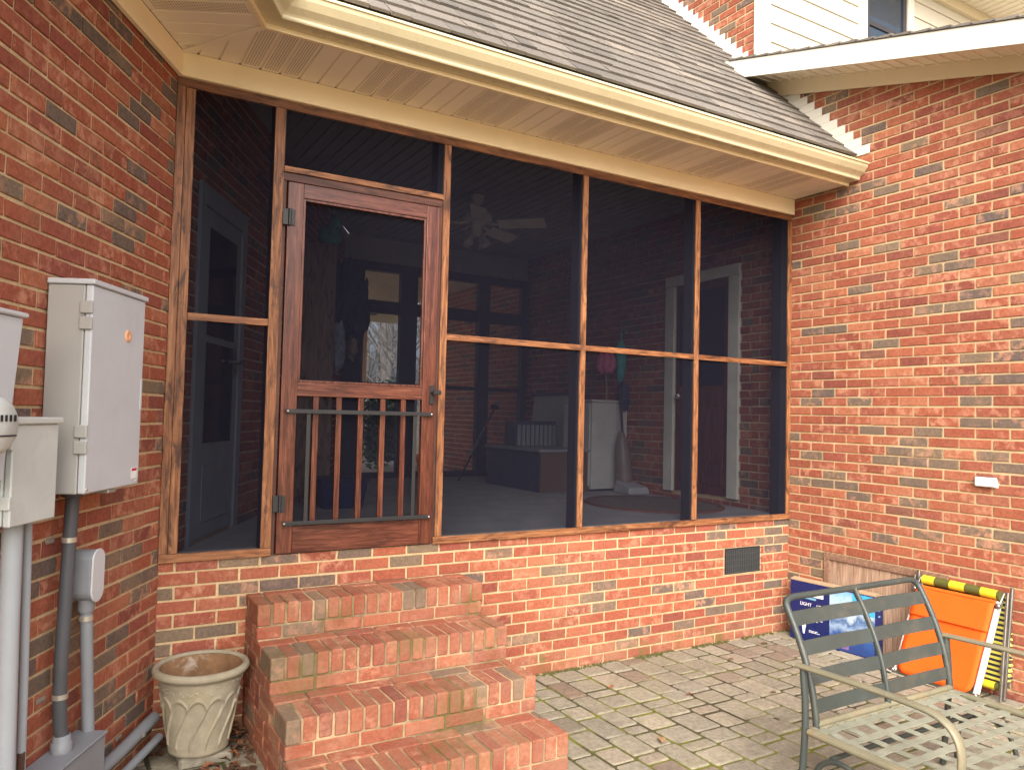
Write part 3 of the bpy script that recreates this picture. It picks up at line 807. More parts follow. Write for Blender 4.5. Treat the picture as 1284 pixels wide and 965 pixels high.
# beam, soffit, fascia, gutter, roof, flashing
eave_front(.0, .035, 3.2535, 3.374).build('beam', M['beam'], porch, bevel=.002)
soffit_mesh(True).build('soffit', [M['soffit'], M['soffit_hole']], porch)
eave_front(EO, EO + .02, 3.362, 3.56).build('fascia', M['beam'], porch, bevel=.002)
gutter(True).build('gutter', M['gutter'], porch)
mb = MB()
for k in range(30): shingle_course(mb, k, True)
roof = mb.build('roof', M['shingle'], porch)
mb = MB(); mb.prism([(-.02, -.54, 3.58), (-.02, 4.0, 8.1), (-.02, 4.0, 7.9), (-.02, -.5, 3.55)], (-6.5, 0, 0)); mb.build('roof_deck', M['inner_post'], roof)
mb = MB()
zc = ZS + (floor((3.50 - ZS) / CH) + 1) * CH
while zc < 6.4:
    ytop = zc + CH - ROOFZ               # roof line y at the top of this course
    ya = zc - ROOFZ
    f0 = ya - .105; f1 = ytop - .01
    if f1 > .30 and f0 < .34: pass
    mb.prism([(-.0105, f0, zc + .002), (-.0105, f1 + .05, zc + .002), (-.0105, f1 + .05, zc + CH), (-.0105, f0, zc + CH)][::-1], (-.0025 - .0005 * R.random(), 0, 0))
    zc += CH
mb.build('step_flashing', M['flash'], porch)

# ============================================================================= STEPS
steps = thing('brick_steps', 'four mossy red brick steps leading up to the screen door', 'steps', (-3.495, 0, 0))
SX0, SX1 = -4.105, -2.885
tops = [.675, .505, .335, .165]; fronts = [-.285, -.575, -.865, -1.155]
for i, (zt, yf) in enumerate(zip(tops, fronts)):
    yb = -.008 if i == 0 else fronts[i - 1] + .012
    zb = -.03 if i == 3 else tops[i + 1] - .0
    mb = MB(); mb.box(SX0 + .007, SX1 - .007, yf + .007, yb, -.05, zt - .007, 1)
    rl = .2; pitch = (SX1 - SX0) / 18.
    rb = lambda: (R.random() * .9 if R.random() < .85 else R.random(), R.random())
    for n in range(18):
        a = SX0 + n * pitch + .0055; b = SX0 + (n + 1) * pitch - .0055
        if n == 0: a = SX0
        if n == 17: b = SX1
        dz = R.uniform(-.0035, .002); dy = R.uniform(-.004, .003)
        mb.cbox(O0, X, Y, Z, a + R.uniform(-.001, .001), b + R.uniform(-.001, .001), yf + dy, yf + rl + dy, zt - .100 + dz, zt + dz, .0045, 0, rb())
    # stretchers behind the rowlocks on the tread
    y = yf + rl + .009
    if i == 0:
        mb_end = yb
    while yb - y > .03:
        y2 = min(y + .092, yb); x = SX0; st = R.uniform(.06, .2)
        while x < SX1 - .01:
            x2 = min(SX1, x + st); st = .2032
            mb.cbox(O0, X, Y, Z, x + (.0045 if x > SX0 else 0), x2 - .0045, y, y2 - .004, zt - .06, zt + R.uniform(-.003, .001), .004, 0, rb()); x = x2
        y = y2 + .005
    # stretcher course below the rowlocks, and courses down the sides
    z1 = zt - .109; z0 = max(zb + .004, z1 - .0585)
    x = SX0; st = .2032 if i % 2 else .12
    while x < SX1 - .01:
        x2 = min(SX1, x + st); st = .2032
        if SX1 - x2 < .03: x2 = SX1
        mb.cbox(O0, X, Y, Z, x + (.0045 if x > SX0 else 0), x2 - (.0045 if x2 < SX1 else 0), yf + R.uniform(0, .004), yf + .095, z0, z1, .004, 0, rb()); x = x2
    z = z1; kk = 0
    for side in (0, 1):
        z = z1; kk = 0
        while z > -.04:
            zz0 = max(z - .0585, -.045); y = yf + (.1 if kk == 0 else .0) + .0; 
            seg = R.choice([.2, .1])
            lim = yb if kk == 0 or i == 0 else yb
            while y < lim - .02:
                y2 = min(lim, y + seg); seg = .2032
                if side == 0: mb.cbox(O0, X, Y, Z, SX0 + R.uniform(0, .002), SX0 + .09, y + .0045, y2 - .0045, zz0, z, .004, 0, rb())
                else: mb.cbox(O0, X, Y, Z, SX1 - .09, SX1 - R.uniform(0, .002), y + .0045, y2 - .0045, zz0, z, .004, 0, rb())
                y = y2
            z -= .0677; kk += 1
    if i == 3:
        pass
    mb.build('step', [M['brick_moss'], M['mortar_moss']], steps)

# ============================================================================= ELECTRICAL GEAR ON THE ANGLED WALL
LP = lambda s, z, o: CL + DL * s + Z * z + NL * o
def lbox(s0, s1, z0, z1, o0, o1, c=.004, mb=None, mi=0):
    mb = mb or MB(); mb.cbox(CL, DL, Z, NL, s0, s1, z0, z1, o0, o1, c, mi); return mb
W0 = .0105
panel = thing('electrical_panel', 'large grey outdoor breaker panel on the angled brick wall, with an amber cap', 'electrical box', LP(.83, 1.3, W0))
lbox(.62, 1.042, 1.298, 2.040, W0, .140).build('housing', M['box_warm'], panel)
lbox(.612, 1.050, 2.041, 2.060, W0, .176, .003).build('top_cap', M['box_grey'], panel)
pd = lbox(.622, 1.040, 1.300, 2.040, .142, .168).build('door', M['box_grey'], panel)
for zc in (1.925, 1.485):
    for dz in (-.045, .012):
        mb = lbox(1.040, 1.052, zc + dz, zc + dz + .045, .128, .172, .003); mb.build('hinge', M['box_warm'], pd)
mb = MB(); mb.lathe(LP(.765, 1.885, .168), [(.024, 0), (.022, .004), (.014, .006), (.010, .003), (0, .003)], 20, axis=NL); mb.build('knockout_cap', M['copper'], pd)
for ss, zz in ((.64, 1.315), (1.025, 1.315)):
    mb = MB(); mb.lathe(LP(ss, zz, .168), [(.006, 0), (.005, .003), (0, .0035)], 8, axis=NL); mb.build('screw_head', M['zinc'], pd)
lbox(.800, .862, 1.285, 1.2975, .10, .166, .003).build('hasp', M['zinc'], panel)
lbox(.626, .640, 1.60, 1.72, .168, .1705, .001).build('latch_plate', M['box_grey'], pd)
lbox(.640, .690, 1.325, 1.368, .1685, .1692, .0001).build('sticker', M['label'], pd)
lbox(.644, .686, 1.356, 1.366, .1693, .1698, .0001).build('sticker_band', M['label_red'], pd)

small = thing('junction_cabinet', 'short weathered pale metal box beside the tall panel, lower on the brick wall', 'electrical box', LP(1.3, 1.24, W0))
lbox(1.172, 1.42, 1.238, 1.548, W0, .118).build('housing', M['galv'], small)
sd = lbox(1.170, 1.416, 1.236, 1.548, .120, .142).build('door', M['galv'], small)
lbox(1.160, 1.435, 1.549, 1.570, W0, .152, .004).build('lid', M['galv'], small)
for zc in (1.49, 1.31): lbox(1.416, 1.426, zc - .02, zc + .02, .108, .145, .002).build('hinge', M['galv'], sd)

meter = thing('electric_meter', 'pale grey meter box with a round dial at the photo\'s left edge', 'meter', LP(1.6, 1.38, W0))
mb = MB()
P = [LP(1.478, 1.385, W0), LP(1.478, 1.385, .155), LP(1.80, 1.385, .155), LP(1.80, 1.385, W0), LP(1.416, 1.872, W0), LP(1.416, 1.872, .155), LP(1.80, 1.872, .155), LP(1.80, 1.872, W0)]
mb.hexa(P); mb.build('housing', M['box_grey'], meter, bevel=.004)
lbox(1.405, 1.81, 1.873, 1.888, W0, .166, .004).build('lid', M['box_grey'], meter)
mb = MB(); mb.lathe(LP(1.625, 1.55, .155), [(.093, 0), (.093, .03), (.086, .036), (.084, .034)], 40, axis=NL); mb.build('ring', M['zinc'], meter)
mb = MB(); mb.lathe(LP(1.625, 1.55, .155), [(.084, .03), (.078, .075), (.062, .088), (0, .09)], 40, axis=NL); dial = mb.build('dial', M['galv'], meter)
mb = MB()
for i in range(5): mb.frame_box(LP(1.625, 1.55, .2455), DL, Z, NL, -.045 + i * .02, -.035 + i * .02, .012, .03, 0, .001)
mb.frame_box(LP(1.625, 1.55, .2455), DL, Z, NL, -.05, .05, -.03, -.026, 0, .001); mb.build('dial_marks', M['black'], dial)

def pipe(name, label, pts, r, mat, group=None, straps=(), cat='pipe', extra=None):
    t = thing(name, label, cat, pts[-1], group)
    mb = MB(); mb.tube(pts, r, 16); mb.build('tube', M[mat], t)
    for (s, z, o, rr) in straps:
        mb = MB(); c = LP(s, z, o); mb.tube([c - Z * .009, c + Z * .009], rr * 1.12, 18); mb.tube([LP(s + rr * .8, z, .0105), LP(s + rr * .8 + .045, z, .0105)], .010, 8, r2=.004); mb.build('strap', M['zinc'], t)
    if extra: extra(t)
    return t
def arc(p0, p1, p2, n=8):
    return [p0 * (1 - t) ** 2 + p1 * 2 * t * (1 - t) + p2 * t * t for t in [i / n for i in range(n + 1)]]
def ribs(t):
    mb = MB()
    mb.lathe(LP(.905, .355, .06), [(.036, 0), (.036, .035), (.030, .038), (.030, .06), (.024, .062)], 12); mb.build('fitting', M['pvc'], t)
    mb = MB(); mb.lathe(LP(.905, 1.272, .06), [(.028, 0), (.034, .004), (.034, .026)], 12); mb.build('collar', M['pvc_dark'], t)
pts = [LP(.905, 1.30, .06), LP(.91, 1.15, .058), LP(.915, .9, .055), LP(.925, .7, .055), LP(.925, .56, .056), LP(.918, .45, .058), LP(.905, .40, .06)]
pipe('flexible_conduit', 'dark grey flexible conduit dropping from the tall panel to a box at the ground', pts, .0235, 'pvc_dark', straps=((.912, 1.12, .057, .0235), (.923, .56, .056, .0235)), cat='conduit', extra=ribs)
mb = MB()
def lb_fit(t):
    mb = MB()
    # rounded conduit body with an oval cover
    n = 20; ring = []
    for k in range(n):
        a = 2 * pi * k / n; ring.append((.045 * cos(a) if abs(cos(a)) < 2 else 0, (.052 if sin(a) > 0 else -.052) + .045 * sin(a)))
    vs = [LP(.782 + u, .965 + w, .022) for u, w in ring] + [LP(.782 + u, .965 + w, .098) for u, w in ring]
    fs = [(i, (i + 1) % n, (i + 1) % n + n, i + n) for i in range(n)] + [tuple(range(n, 2 * n)), tuple(range(n))[::-1]]
    mb.add(vs, fs); mb.build('conduit_body', M['pvc'], t, bevel=.006)
    mb = MB(); vs = [LP(.782 + u * 1.04, .965 + w * 1.04, .099) for u, w in ring] + [LP(.782 + u * 1.04, .965 + w * 1.04, .106) for u, w in ring]
    mb.add(vs, fs); mb.build('body_cover', M['box_grey'], t, bevel=.002)
    mb = MB(); mb.lathe(LP(.775, .825, .06), [(.027, 0), (.030, .01), (.030, .04), (.036, .05)], 16); mb.build('collar', M['pvc'], t)
pipe('grey_conduit', 'grey rigid conduit with an oval access body at its top, right of the dark conduit', [LP(.775, .86, .06), LP(.745, .6, .06), LP(.70, .22, .06), LP(.68, .02, .06)], .0225, 'pvc', straps=((.772, .80, .06, .0225),), cat='conduit', extra=lb_fit)
pipe('service_pipe', 'thick pale plastic pipe rising to the meter box and short metal box', [LP(1.285, 1.24, .075), LP(1.28, .9, .075), LP(1.26, .3, .075), LP(1.255, -.02, .075)], .030, 'pvc_white')
pipe('slim_pipe', 'slim pale pipe close behind the thick pale one under the short metal box', [LP(1.180, 1.24, .06), LP(1.150, .7, .055), LP(1.135, .05, .055)], .014, 'pvc_white')
pipe('ground_pipe', 'grey pipe lying along the foot of the angled wall toward the flower pot', [LP(.70, .165, .075), LP(.45, .165, .075), LP(.14, .18, .075)], .026, 'pvc', straps=((.30, .170, .075, .027),))
pipe('lower_ground_pipe', 'thinner grey pipe below the other one at the foot of the angled wall', [LP(.74, .085, .105), LP(.4, .09, .105), LP(.16, .10, .11)], .018, 'pvc')
gb = thing('ground_box', 'flat grey box at the ground where the dark conduit ends', 'electrical box', LP(.95, 0, .1))
lbox(.72, 1.14, -.04, .345, W0, .13, .005).build('housing', M['pvc'], gb); lbox(.715, 1.145, .346, .356, W0, .136, .003).build('lid', M['pvc'], gb)
mb = MB(); mb.tube([LP(1.10, .62, .03), LP(1.17, .40, .07), LP(1.2, .18, .10)], .011, 8, r2=.005)
tag(mb.build('rusty_strap', plain('rusted_steel', (.07, .035, .022), .9, var=.4, vs=30)), 'rusty brown steel strip leaning between the pale pipe and the dark conduit', 'steel strip')

# white box on the right wall
wb = thing('outlet_box', 'small white weatherproof outlet box high on the right brick wall', 'outlet', (-.02, -1.49, 1.27))
mb = MB(); mb.cbox(O0, X, Y, Z, -.040, -.006, -1.552, -1.430, 1.243, 1.300, .006); mb.build('cover', M['label'], wb)
mb = MB(); mb.cbox(O0, X, Y, Z, -.0065, .001, -1.558, -1.424, 1.237, 1.306, .003); mb.build('back_plate', M['label'], wb)

# ============================================================================= FLOWER POT
PC = Vector((-4.345, -.262, .048))
pot = thing('flower_pot', 'cream cast stone flower pot with swirl fluting, empty, between the wall corner and the steps', 'flower pot', PC)
H = .385
def flute(a, z):
    if z < .03 or z > .30: return 0
    t = min(1, max(0, (z - .04) / .21)); ph = a * 13 - 2 * pi * .95 * (t * t * (3 - 2 * t)) + .9
    sn = abs(sin(ph / 2)); zb = .225 + .042 * sn ** .8
    r = 0
    if z < zb: r = .0085 * math.exp(-(sn / .20) ** 2) * min(1, (z - .03) / .02) - .005 * min(1, (zb - z) / .02) * min(1, (z - .03) / .02)
    return r + .007 * math.exp(-((z - zb) / .007) ** 2)
prof = [(0, 0), (.120, 0), (.130, .006), (.134, .02), (.132, .036)] + [(.131 + (.182 - .131) * ((z / 1000) / .345) ** 1.0, z / 1000) for z in range(44, 340, 4)] + [(.186, .342), (.190, .347), (.204, .352), (.211, .362), (.211, .374), (.205, .383), (.194, .387), (.184, .384), (.180, .374)]
mb = MB(); mb.lathe(PC, prof, 338, fn=flute); mb.build('pot_body', M['stone'], pot)
# raised leafy band
mb = MB()
for k in range(70):
    a = 2 * pi * k / 70 + R.uniform(-.03, .03); z = R.uniform(.288, .330); r = .131 + .051 * z / .345 + .001
    c = PC + Vector((r * cos(a), r * sin(a), z)); t = Vector((-sin(a), cos(a), 0)); nrm = Vector((cos(a), sin(a), -.15)).normalized()
    w = R.uniform(.006, .012); h = R.uniform(.004, .009); q = R.uniform(0, pi)
    uu = t * cos(q) + Z * sin(q); ww = -t * sin(q) + Z * cos(q)
    vs = [c + uu * w, c + ww * h, c - uu * w, c - ww * h, c + nrm * .006]
    mb.add(vs, [(0, 1, 4), (1, 2, 4), (2, 3, 4), (3, 0, 4)], smooth=True)
mb.build('leaf_band', M['stone'], pot)
mb = MB(); mb.lathe(PC, [(.180, .372), (.172, .345), (.158, .27), (.145, .18), (0, .175)], 48); mb.build('pot_inside', M['clay_in'], pot)
mb = MB(); mb.cbox(Vector((-4.33, -.27, 0)), X, Y, Z, -.11, .12, -.10, .09, -.002, .047, .01)
tag(mb.build('loose_paver', M['paver']), 'loose stone paver lying under the flower pot', 'paver')

# fallen leaves
def leaf_mesh(kind, size):
    mb = MB(); n = 7; L = []
    lob = [(.0, .02), (.18, .16), (.30, .10), (.48, .26), (.60, .13), (.80, .16), (1.0, 0.)] if kind else [(0, .02), (.2, .17), (.4, .24), (.6, .22), (.8, .12), (.92, .05), (1, 0)]
    up = [R.uniform(-.05, .12) for _ in range(n)]
    vs = []
    for i, (t, w) in enumerate(lob):
        z = .12 * sin(t * pi) + up[i] * .6
        vs += [(t * size - size / 2, -w * size, (z + w * R.uniform(.1, .7)) * size), (t * size - size / 2, 0, z * size * .7), (t * size - size / 2, w * size, (z + w * R.uniform(.1, .7)) * size)]
    mz = min(v[2] for v in vs); vs = [(a, b, c - mz) for a, b, c in vs]
    fs = []
    for i in range(n - 1): fs += [(i * 3, i * 3 + 1, i * 3 + 4, i * 3 + 3), (i * 3 + 1, i * 3 + 2, i * 3 + 5, i * 3 + 4)]
    mb.add(vs, fs, smooth=True); return mb
def leaf(loc, size, mi, label, group, rot=None):
    o = leaf_mesh(R.random() < .6, size).build('fallen_leaf', M['leaf'][mi]); o.location = loc
    o.rotation_euler = (R.uniform(-.25, .25), R.uniform(-.25, .25), R.uniform(0, 6.28) if rot is None else rot)
    tag(o, label, 'leaf', group); return o
spots = 0
while spots < 46:
    x, y = R.uniform(-4.60, -4.125), R.uniform(-.75, -.03)
    s = (Vector((x, y, 0)) - CL).dot(NL)
    if s < .05 or (Vector((x, y, 0)) - PC).xy.length < .15: continue
    spots += 1
    leaf((x, y, R.uniform(.004, .03)), R.uniform(.05, .10), R.choice([0, 1, 1, 3, 3, 2]), 'crumpled dry leaf in the drift around the flower pot', 'dry leaves around the flower pot')
for i in range(34):
    x, y = R.uniform(-4.24, -4.125), R.uniform(-.50, -.03)
    leaf((x, y, R.uniform(.004, .05)), R.uniform(.05, .09), R.choice([0, 1, 3, 3]), 'crumpled dry leaf in the drift around the flower pot', 'dry leaves around the flower pot')
leaf((-2.80, -.60, .006), .12, 1, 'long russet leaf beside the third brick step', None, .2)
leaf((-2.30, -1.12, .004), .085, 2, 'pale tan leaf alone on the paving, nearest the lowest step', None, 1.)
for (x, y, s) in ((-1.72, -.72, .06), (-1.25, -.92, .05), (-2.05, -.40, .05), (-1.55, -1.2, .05), (-1.0, -.35, .05), (-.5, -.2, .06)):
    leaf((x, y, .004), s, R.choice([0, 1]), 'small brown leaf scattered on the open paving', 'small leaves on the open paving')

# ============================================================================= METAL LOVESEAT
cx0, cx1, cyb, cyf = -2.29, -1.275, -1.99, -2.60
zs = .37
seat = thing('metal_loveseat', 'grey-green metal loveseat frame without cushions, slatted back and strap seat', 'garden seat', (-1.78, -2.3, 0))
def smooth_path(pts, r=.06, n=6):
    pts = [Vector(p) for p in pts]; out = [pts[0]]
    for i in range(1, len(pts) - 1):
        a, b, c = pts[i - 1], pts[i], pts[i + 1]
        d1 = min(r, (a - b).length * .48); d2 = min(r, (c - b).length * .48)
        p0 = b + (a - b).normalized() * d1; p2 = b + (c - b).normalized() * d2
        out += arc(p0, b, p2, n)
    out.append(pts[-1]); return out
# back curve in the yz plane
def back_y(z):
    t = (z - zs) / .48
    return cyb + .035 * t + .135 * t * t
ztop = .855
def back_pt(x, z): return Vector((x, back_y(z), z))
xl, xr = cx0 + .045, cx1 - .012
pl = [back_pt(xl, zs + (ztop - zs) * i / 10) for i in range(11)]
pr = [back_pt(xr, zs + (ztop - zs) * i / 10) for i in range(11)]
loop = pl[:-1] + arc(pl[-2] + (pl[-1] - pl[-2]) * .2, back_pt(xl, ztop), back_pt(xl + .07, ztop), 8)[0:] + arc(back_pt(xr - .07, ztop), back_pt(xr, ztop), pr[-2] + (pr[-1] - pr[-2]) * .2, 8) + pr[-2::-1]
MB().tube(loop, .0145, 12).build('back_frame', M['chair'], seat)
xm = (xl + xr) / 2
MB().tube([back_pt(xm, zs + (ztop - zs) * i / 10) for i in range(11)], .010, 10, r2=.014).build('back_divider', M['chair'], seat)
for (a, b) in ((xl + .008, xm - .006), (xm + .006, xr - .008)):
    for zc in (.775, .665, .555, .445):
        mb = MB(); n = 8
        h = .027
        for i in range(n):
            pass
        vs = []
        for i in range(n + 1):
            t = i / n; x = a + (b - a) * t; bow = .007 * sin(pi * t)
            for (dz, dd) in ((-h, -.0035), (h, -.0035), (h, .0035), (-h, .0035)):
                p = back_pt(x, zc + dz); vs.append((p.x, p.y + dd + bow + .004, p.z))
        fs = [(i * 4 + k, i * 4 + (k + 1) % 4, i * 4 + 4 + (k + 1) % 4, i * 4 + 4 + k) for i in range(n) for k in range(4)] + [(0, 1, 2, 3), (n * 4 + 3, n * 4 + 2, n * 4 + 1, n * 4)]
        mb.add(vs, fs); mb.build('back_slat', M['chair'], seat, bevel=.0015)
MB().tube([(xl, cyb, zs + .012), (xr, cyb, zs + .012)], .014, 10).build('back_bottom_rail', M['chair_arm'], seat)
# seat frame
mb = MB()
fr = smooth_path([(cx0 + .01, cyb - .0, zs - .01), (cx0 + .01, cyf, zs - .01), (cx1 - .005, cyf, zs - .01), (cx1 - .005, cyb, zs - .01), (cx0 + .01, cyb, zs - .01)], .05)
mb.tube(fr, .016, 10); mb.build('seat_frame', M['chair_arm'], seat)
nx_, ny_ = 9, 6
for i in range(nx_):
    x = cx0 + .065 + (cx1 - cx0 - .125) * i / (nx_ - 1)
    mb = MB(); n = 12; vs = []
    for k in range(n + 1):
        y = cyb + (cyf - cyb) * k / n; z = zs - .001 + .0016 * (1 if (k + i) % 2 else -1) - .018 * sin(pi * k / n)
        vs += [(x - .0185, y, z - .0015), (x + .0185, y, z - .0015), (x + .0185, y, z + .0015), (x - .0185, y, z + .0015)]
    mb.add(vs, [(k * 4 + j, k * 4 + (j + 1) % 4, k * 4 + 4 + (j + 1) % 4, k * 4 + 4 + j) for k in range(n) for j in range(4)]); mb.build('seat_strap', M['strap'], seat)
for i in range(ny_):
    y = cyb - .045 + (cyf - cyb + .09) * i / (ny_ - 1)
    mb = MB(); n = 24; vs = []
    sag = -.018 * sin(pi * (y - cyb) / (cyf - cyb))
    for k in range(n + 1):
        x = cx0 + (cx1 - cx0) * k / n; z = zs + .0035 + .0016 * (1 if (k + i) % 2 else -1) + sag
        vs += [(x, y - .0185, z - .0015), (x, y + .0185, z - .0015), (x, y + .0185, z + .0015), (x, y - .0185, z + .0015)]
    mb.add(vs, [(k * 4 + j, k * 4 + (j + 1) % 4, k * 4 + 4 + (j + 1) % 4, k * 4 + 4 + j) for k in range(n) for j in range(4)]); mb.build('seat_strap', M['strap'], seat)
for sx, xx in ((-1, cx0 - .004), (1, cx1 + .006)):
    # rear leg
    MB().tube(smooth_path([(xx, cyb + .03, .62), (xx, cyb + .01, .40), (xx, cyb + .045, 0.008)], .2), .0165, 12, r2=.013).build('rear_leg', M['chair'], seat)
    # arm: flat bar running forward then curving down into the front leg
    p = smooth_path([(xx, cyb + .055, .612), (xx, cyb - .30, .622), (xx, cyf - .015, .610), (xx, cyf + .015, .30), (xx, cyf - .01, .008)], .16, 9)
    MB().tube(p, .011, 14, r2=.0215, flat=(0, 0, 1)).build('arm', M['chair_arm'], seat)
    MB().tube([(xx, cyb, zs - .01), (xx, cyf, zs - .01)], .0135, 10).build('side_rail', M['chair_arm'], seat)
    q = [(xx, cyb - .02, .06), (xx, cyb - .03, .22), (xx, cyb - .09, .285), (xx, cyb - .18, .295), (xx, cyb - .26, .25), (xx, cyb - .29, .13), (xx, cyb - .36, .08), (xx, cyf + .02, .07)]
    MB().tube(smooth_path(q, .06), .011, 10).build('spring_brace', M['chair'], seat)
MB().tube([(cx0 + .004, cyb - .1, .29), (cx1 - .006, cyb - .1, .29)], .010, 8).build('cross_brace', M['chair'], seat)

# ============================================================================= ORANGE LOUNGER AND STRIPED CHAIR
lo = thing('folded_lounger', 'folded orange canvas lounger with white tube frame leaning on the right brick wall', 'lounger', (-.2, -1.27, 0))
def lp(u, v, w=0):      # u along the width (0 at far side .. 1), v up (0..1), w toward the viewer
    bl, br = Vector((-.205, -1.005, .012)), Vector((-.220, -1.535, .012)); tl, tr = Vector((-.085, -1.085, .560)), Vector((-.085, -1.600, .560))
    a = bl + (br - bl) * u; b = tl + (tr - tl) * u
    nrm = Vector((-.97, .02, -.22)).normalized()
    return a + (b - a) * v + nrm * w
for u, w, n in ((.02, .0, 'frame_tube'), (.98, .0, 'frame_tube'), (.025, -.045, 'frame_tube'), (.975, -.045, 'frame_tube')):
    MB().tube([lp(u, .0, w), lp(u, 1.02, w)], .011, 10).build(n, M['white_tube'], lo)
MB().tube([lp(.0, -.0, 0.), lp(1., -.0, 0)], .010, 8).build('foot_bar', M['alu'], lo)
def cloth(u0, u1, v0, v1, w, sagw, round_bottom=0, nu=14, nv=14):
    mb = MB(); vs = []
    for j in range(nv + 1):
        t = j / nv; v = v0 + (v1 - v0) * t
        for i in range(nu + 1):
            s = i / nu; ins = 0
            if round_bottom and v < v0 + round_bottom: q = 1 - (v - v0) / round_bottom; ins = .085 * q ** 2.6
            u = u0 + ins + (u1 - u0 - 2 * ins) * s
            p = lp(u, v, w - sagw * sin(pi * s) * (.5 + .5 * sin(pi * t)) + .004 * mnoise.noise(Vector((u * 4, v * 5, w * 9))))
            vs.append(p)
    fs = [(j * (nu + 1) + i, j * (nu + 1) + i + 1, (j + 1) * (nu + 1) + i + 1, (j + 1) * (nu + 1) + i) for j in range(nv) for i in range(nu)]
    mb.add(vs, fs, smooth=True); o = mb.build('canvas', M['orange'], lo)
    m = o.modifiers.new('thick', 'SOLIDIFY'); m.thickness = .004
    return o
cloth(.04, .96, .02, .74, .022, .012, .12); cloth(.03, .97, .70, 1.02, .030, .004)
cloth(.06, .99, .06, .96, -.05, .0)
MB().tube([lp(.05, .715, .033), lp(.95, .715, .033)], .0025, 6).build('seam', M['orange'], lo)
MB().tube([lp(.03, 1.02, .020), lp(.97, 1.02, .020)], .012, 8).build('head_bar', M['orange'], lo)
MB().tube([lp(-.01, -.01, .02), lp(-.05, .03, .05)], .012, 8).build('foot_cap', M['alu'], lo)
for u in (.0, 1.0):
    mb = MB(); mb.tube([lp(u, .96, .005), lp(u + .01, 1.10, -.02)], .009, 8); mb.lathe(lp(u, .98, .012), [(0, .012), (.016, .01), (.018, 0), (.016, -.012)], 10, axis=(-1, 0, 0)); mb.build('hinge', M['alu'], lo)
    mb = MB(); mb.lathe(lp(u, .02, .012), [(0, .012), (.015, .01), (.017, 0), (.015, -.012)], 10, axis=(-1, 0, 0)); mb.build('hinge', M['alu'], lo)

sc = thing('folded_lawn_chair', 'folded striped yellow and olive webbed lawn chair between the orange lounger and wall', 'lawn chair', (-.06, -1.4, 0))
mb = MB(); mb.tube([(-.075, -1.13, .612), (-.075, -1.30, .612), (-.075, -1.46, .610), (-.078, -1.605, .606)], .029, 14); mb.build('rolled_pad', M['stripe'], sc)
for yy, xx in ((-1.08, -.045), (-1.655, -.05)):
    MB().tube([(xx - .055, yy + (.02 if yy < -1.3 else -.02), .006), (xx, yy, .66)], .0105, 10).build('frame_tube', M['alu'], sc)
    MB().tube([(xx - .095, yy + .02, .006), (xx - .02, yy + .015, .63)], .009, 10).build('frame_tube', M['alu'], sc)
mb = MB(); vs = []; n = 40
for k in range(n + 1):
    t = k / n; z = .10 + .50 * t; b = .010 * sin(k * 2.1)
    for (dx, dy) in ((-.085 + .055 * t, -1.628 + b), (-.030, -1.640 + b), (-.030, -1.10), (-.075 + .03 * t, -1.10)): vs.append((dx, dy, z))
mb.add(vs, [(k * 4 + j, k * 4 + (j + 1) % 4, k * 4 + 4 + (j + 1) % 4, k * 4 + 4 + j) for k in range(n) for j in range(4)]); mb.build('webbing', M['webbing'], sc)
MB().tube([(-.105, -1.16, .075), (-.105, -1.615, .075)], .024, 12).build('pad_end', M['stripe'], sc)
MB().tube([(-.1, -1.62, .16), (-.09, -1.63, .24)], .016, 8).build('clamp', M['alu'], sc)

# ============================================================================= BLUE BOX
bb = thing('cardboard_box', 'navy blue printed carton of string lights standing by the access panel', 'carton', (-.1, -.5, 0))
A = Vector((-.165, -.150, 0)); B = Vector((-.115, -.815, 0)); Ub = (B - A).normalized(); Nb = Vector((Ub.y, -Ub.x, 0))
if Nb.x > 0: Nb = -Nb
Wd = (B - A).length; BH = .432; tilt = .0
def bx(u0, u1, v0, v1, w0, w1, c=.002): mb = MB(); mb.cbox(A, Ub, Z, Nb, u0, u1, v0, v1, w0, w1, c); return mb
bx(0, Wd, 0, BH, -.098, 0).build('carton', M['navy'], bb)
bx(.325, Wd - .004, .012, BH - .006, .0002, .0014, .0001).build('photo_print', M['print'], bb)
bx(.50, Wd - .004, .29, BH - .006, .0016, .0020, .0001).build('sky_print', M['cyan'], bb)
bx(.42, .475, .025, .115, .0016, .0022, .0001).build('mauve_patch', M['mauve'], bb)
mb = MB()
for (u0, u1, o) in ((.0, .33, 0), (.50, Wd, 0)):
    mb.frame_box(A, Ub, Z, Nb, u0, u1, BH + .001, BH + .004, -.098, -.0)
mb.frame_box(A + Z * (BH + .004), Ub, (Z * .25 - Nb * 1).normalized(), Z, 0, Wd, .0, .05, 0, .003)
mb.build('top_flap', M['card'], bb)
rot = Matrix((( Ub.x, 0, Nb.x, 0), (Ub.y, 0, Nb.y, 0), (0, 1, 0, 0), (0, 0, 0, 1)))
def tm(u, v): p = A + Ub * u + Z * v + Nb * .0008; m = rot.copy(); m.translation = p; return m
text_mesh('LIGHT', 'lettering', M['ink'], bb, tm(.085, .262), .034)
text_mesh('LED', 'lettering', M['ink'], bb, tm(.22, .262), .034)
mb = MB()
for k, (u0, u1, v) in enumerate(((.07, .25, .182), (.07, .27, .170), (.07, .235, .158), (.16, .23, .085), (.16, .25, .075))):
    u = u0
    while u < u1: w = R.uniform(.008, .022); mb.frame_box(A, Ub, Z, Nb, u, min(u1, u + w), v, v + .005, .0002, .0012); u += w + .006
mb.build('small_print', M['ink'], bb)
mb = MB(); P = lambda u, v: A + Ub * u + Z * v + Nb * .0010
mb.prism([P(.098, .145), P(.140, .145), P(.123, .055), P(.112, .058)], Nb * .0008); mb.prism([P(.19, .335), P(.275, .335), P(.275, .392)], Nb * .0008)
mb.build('white_emblem', M['ink'], bb)
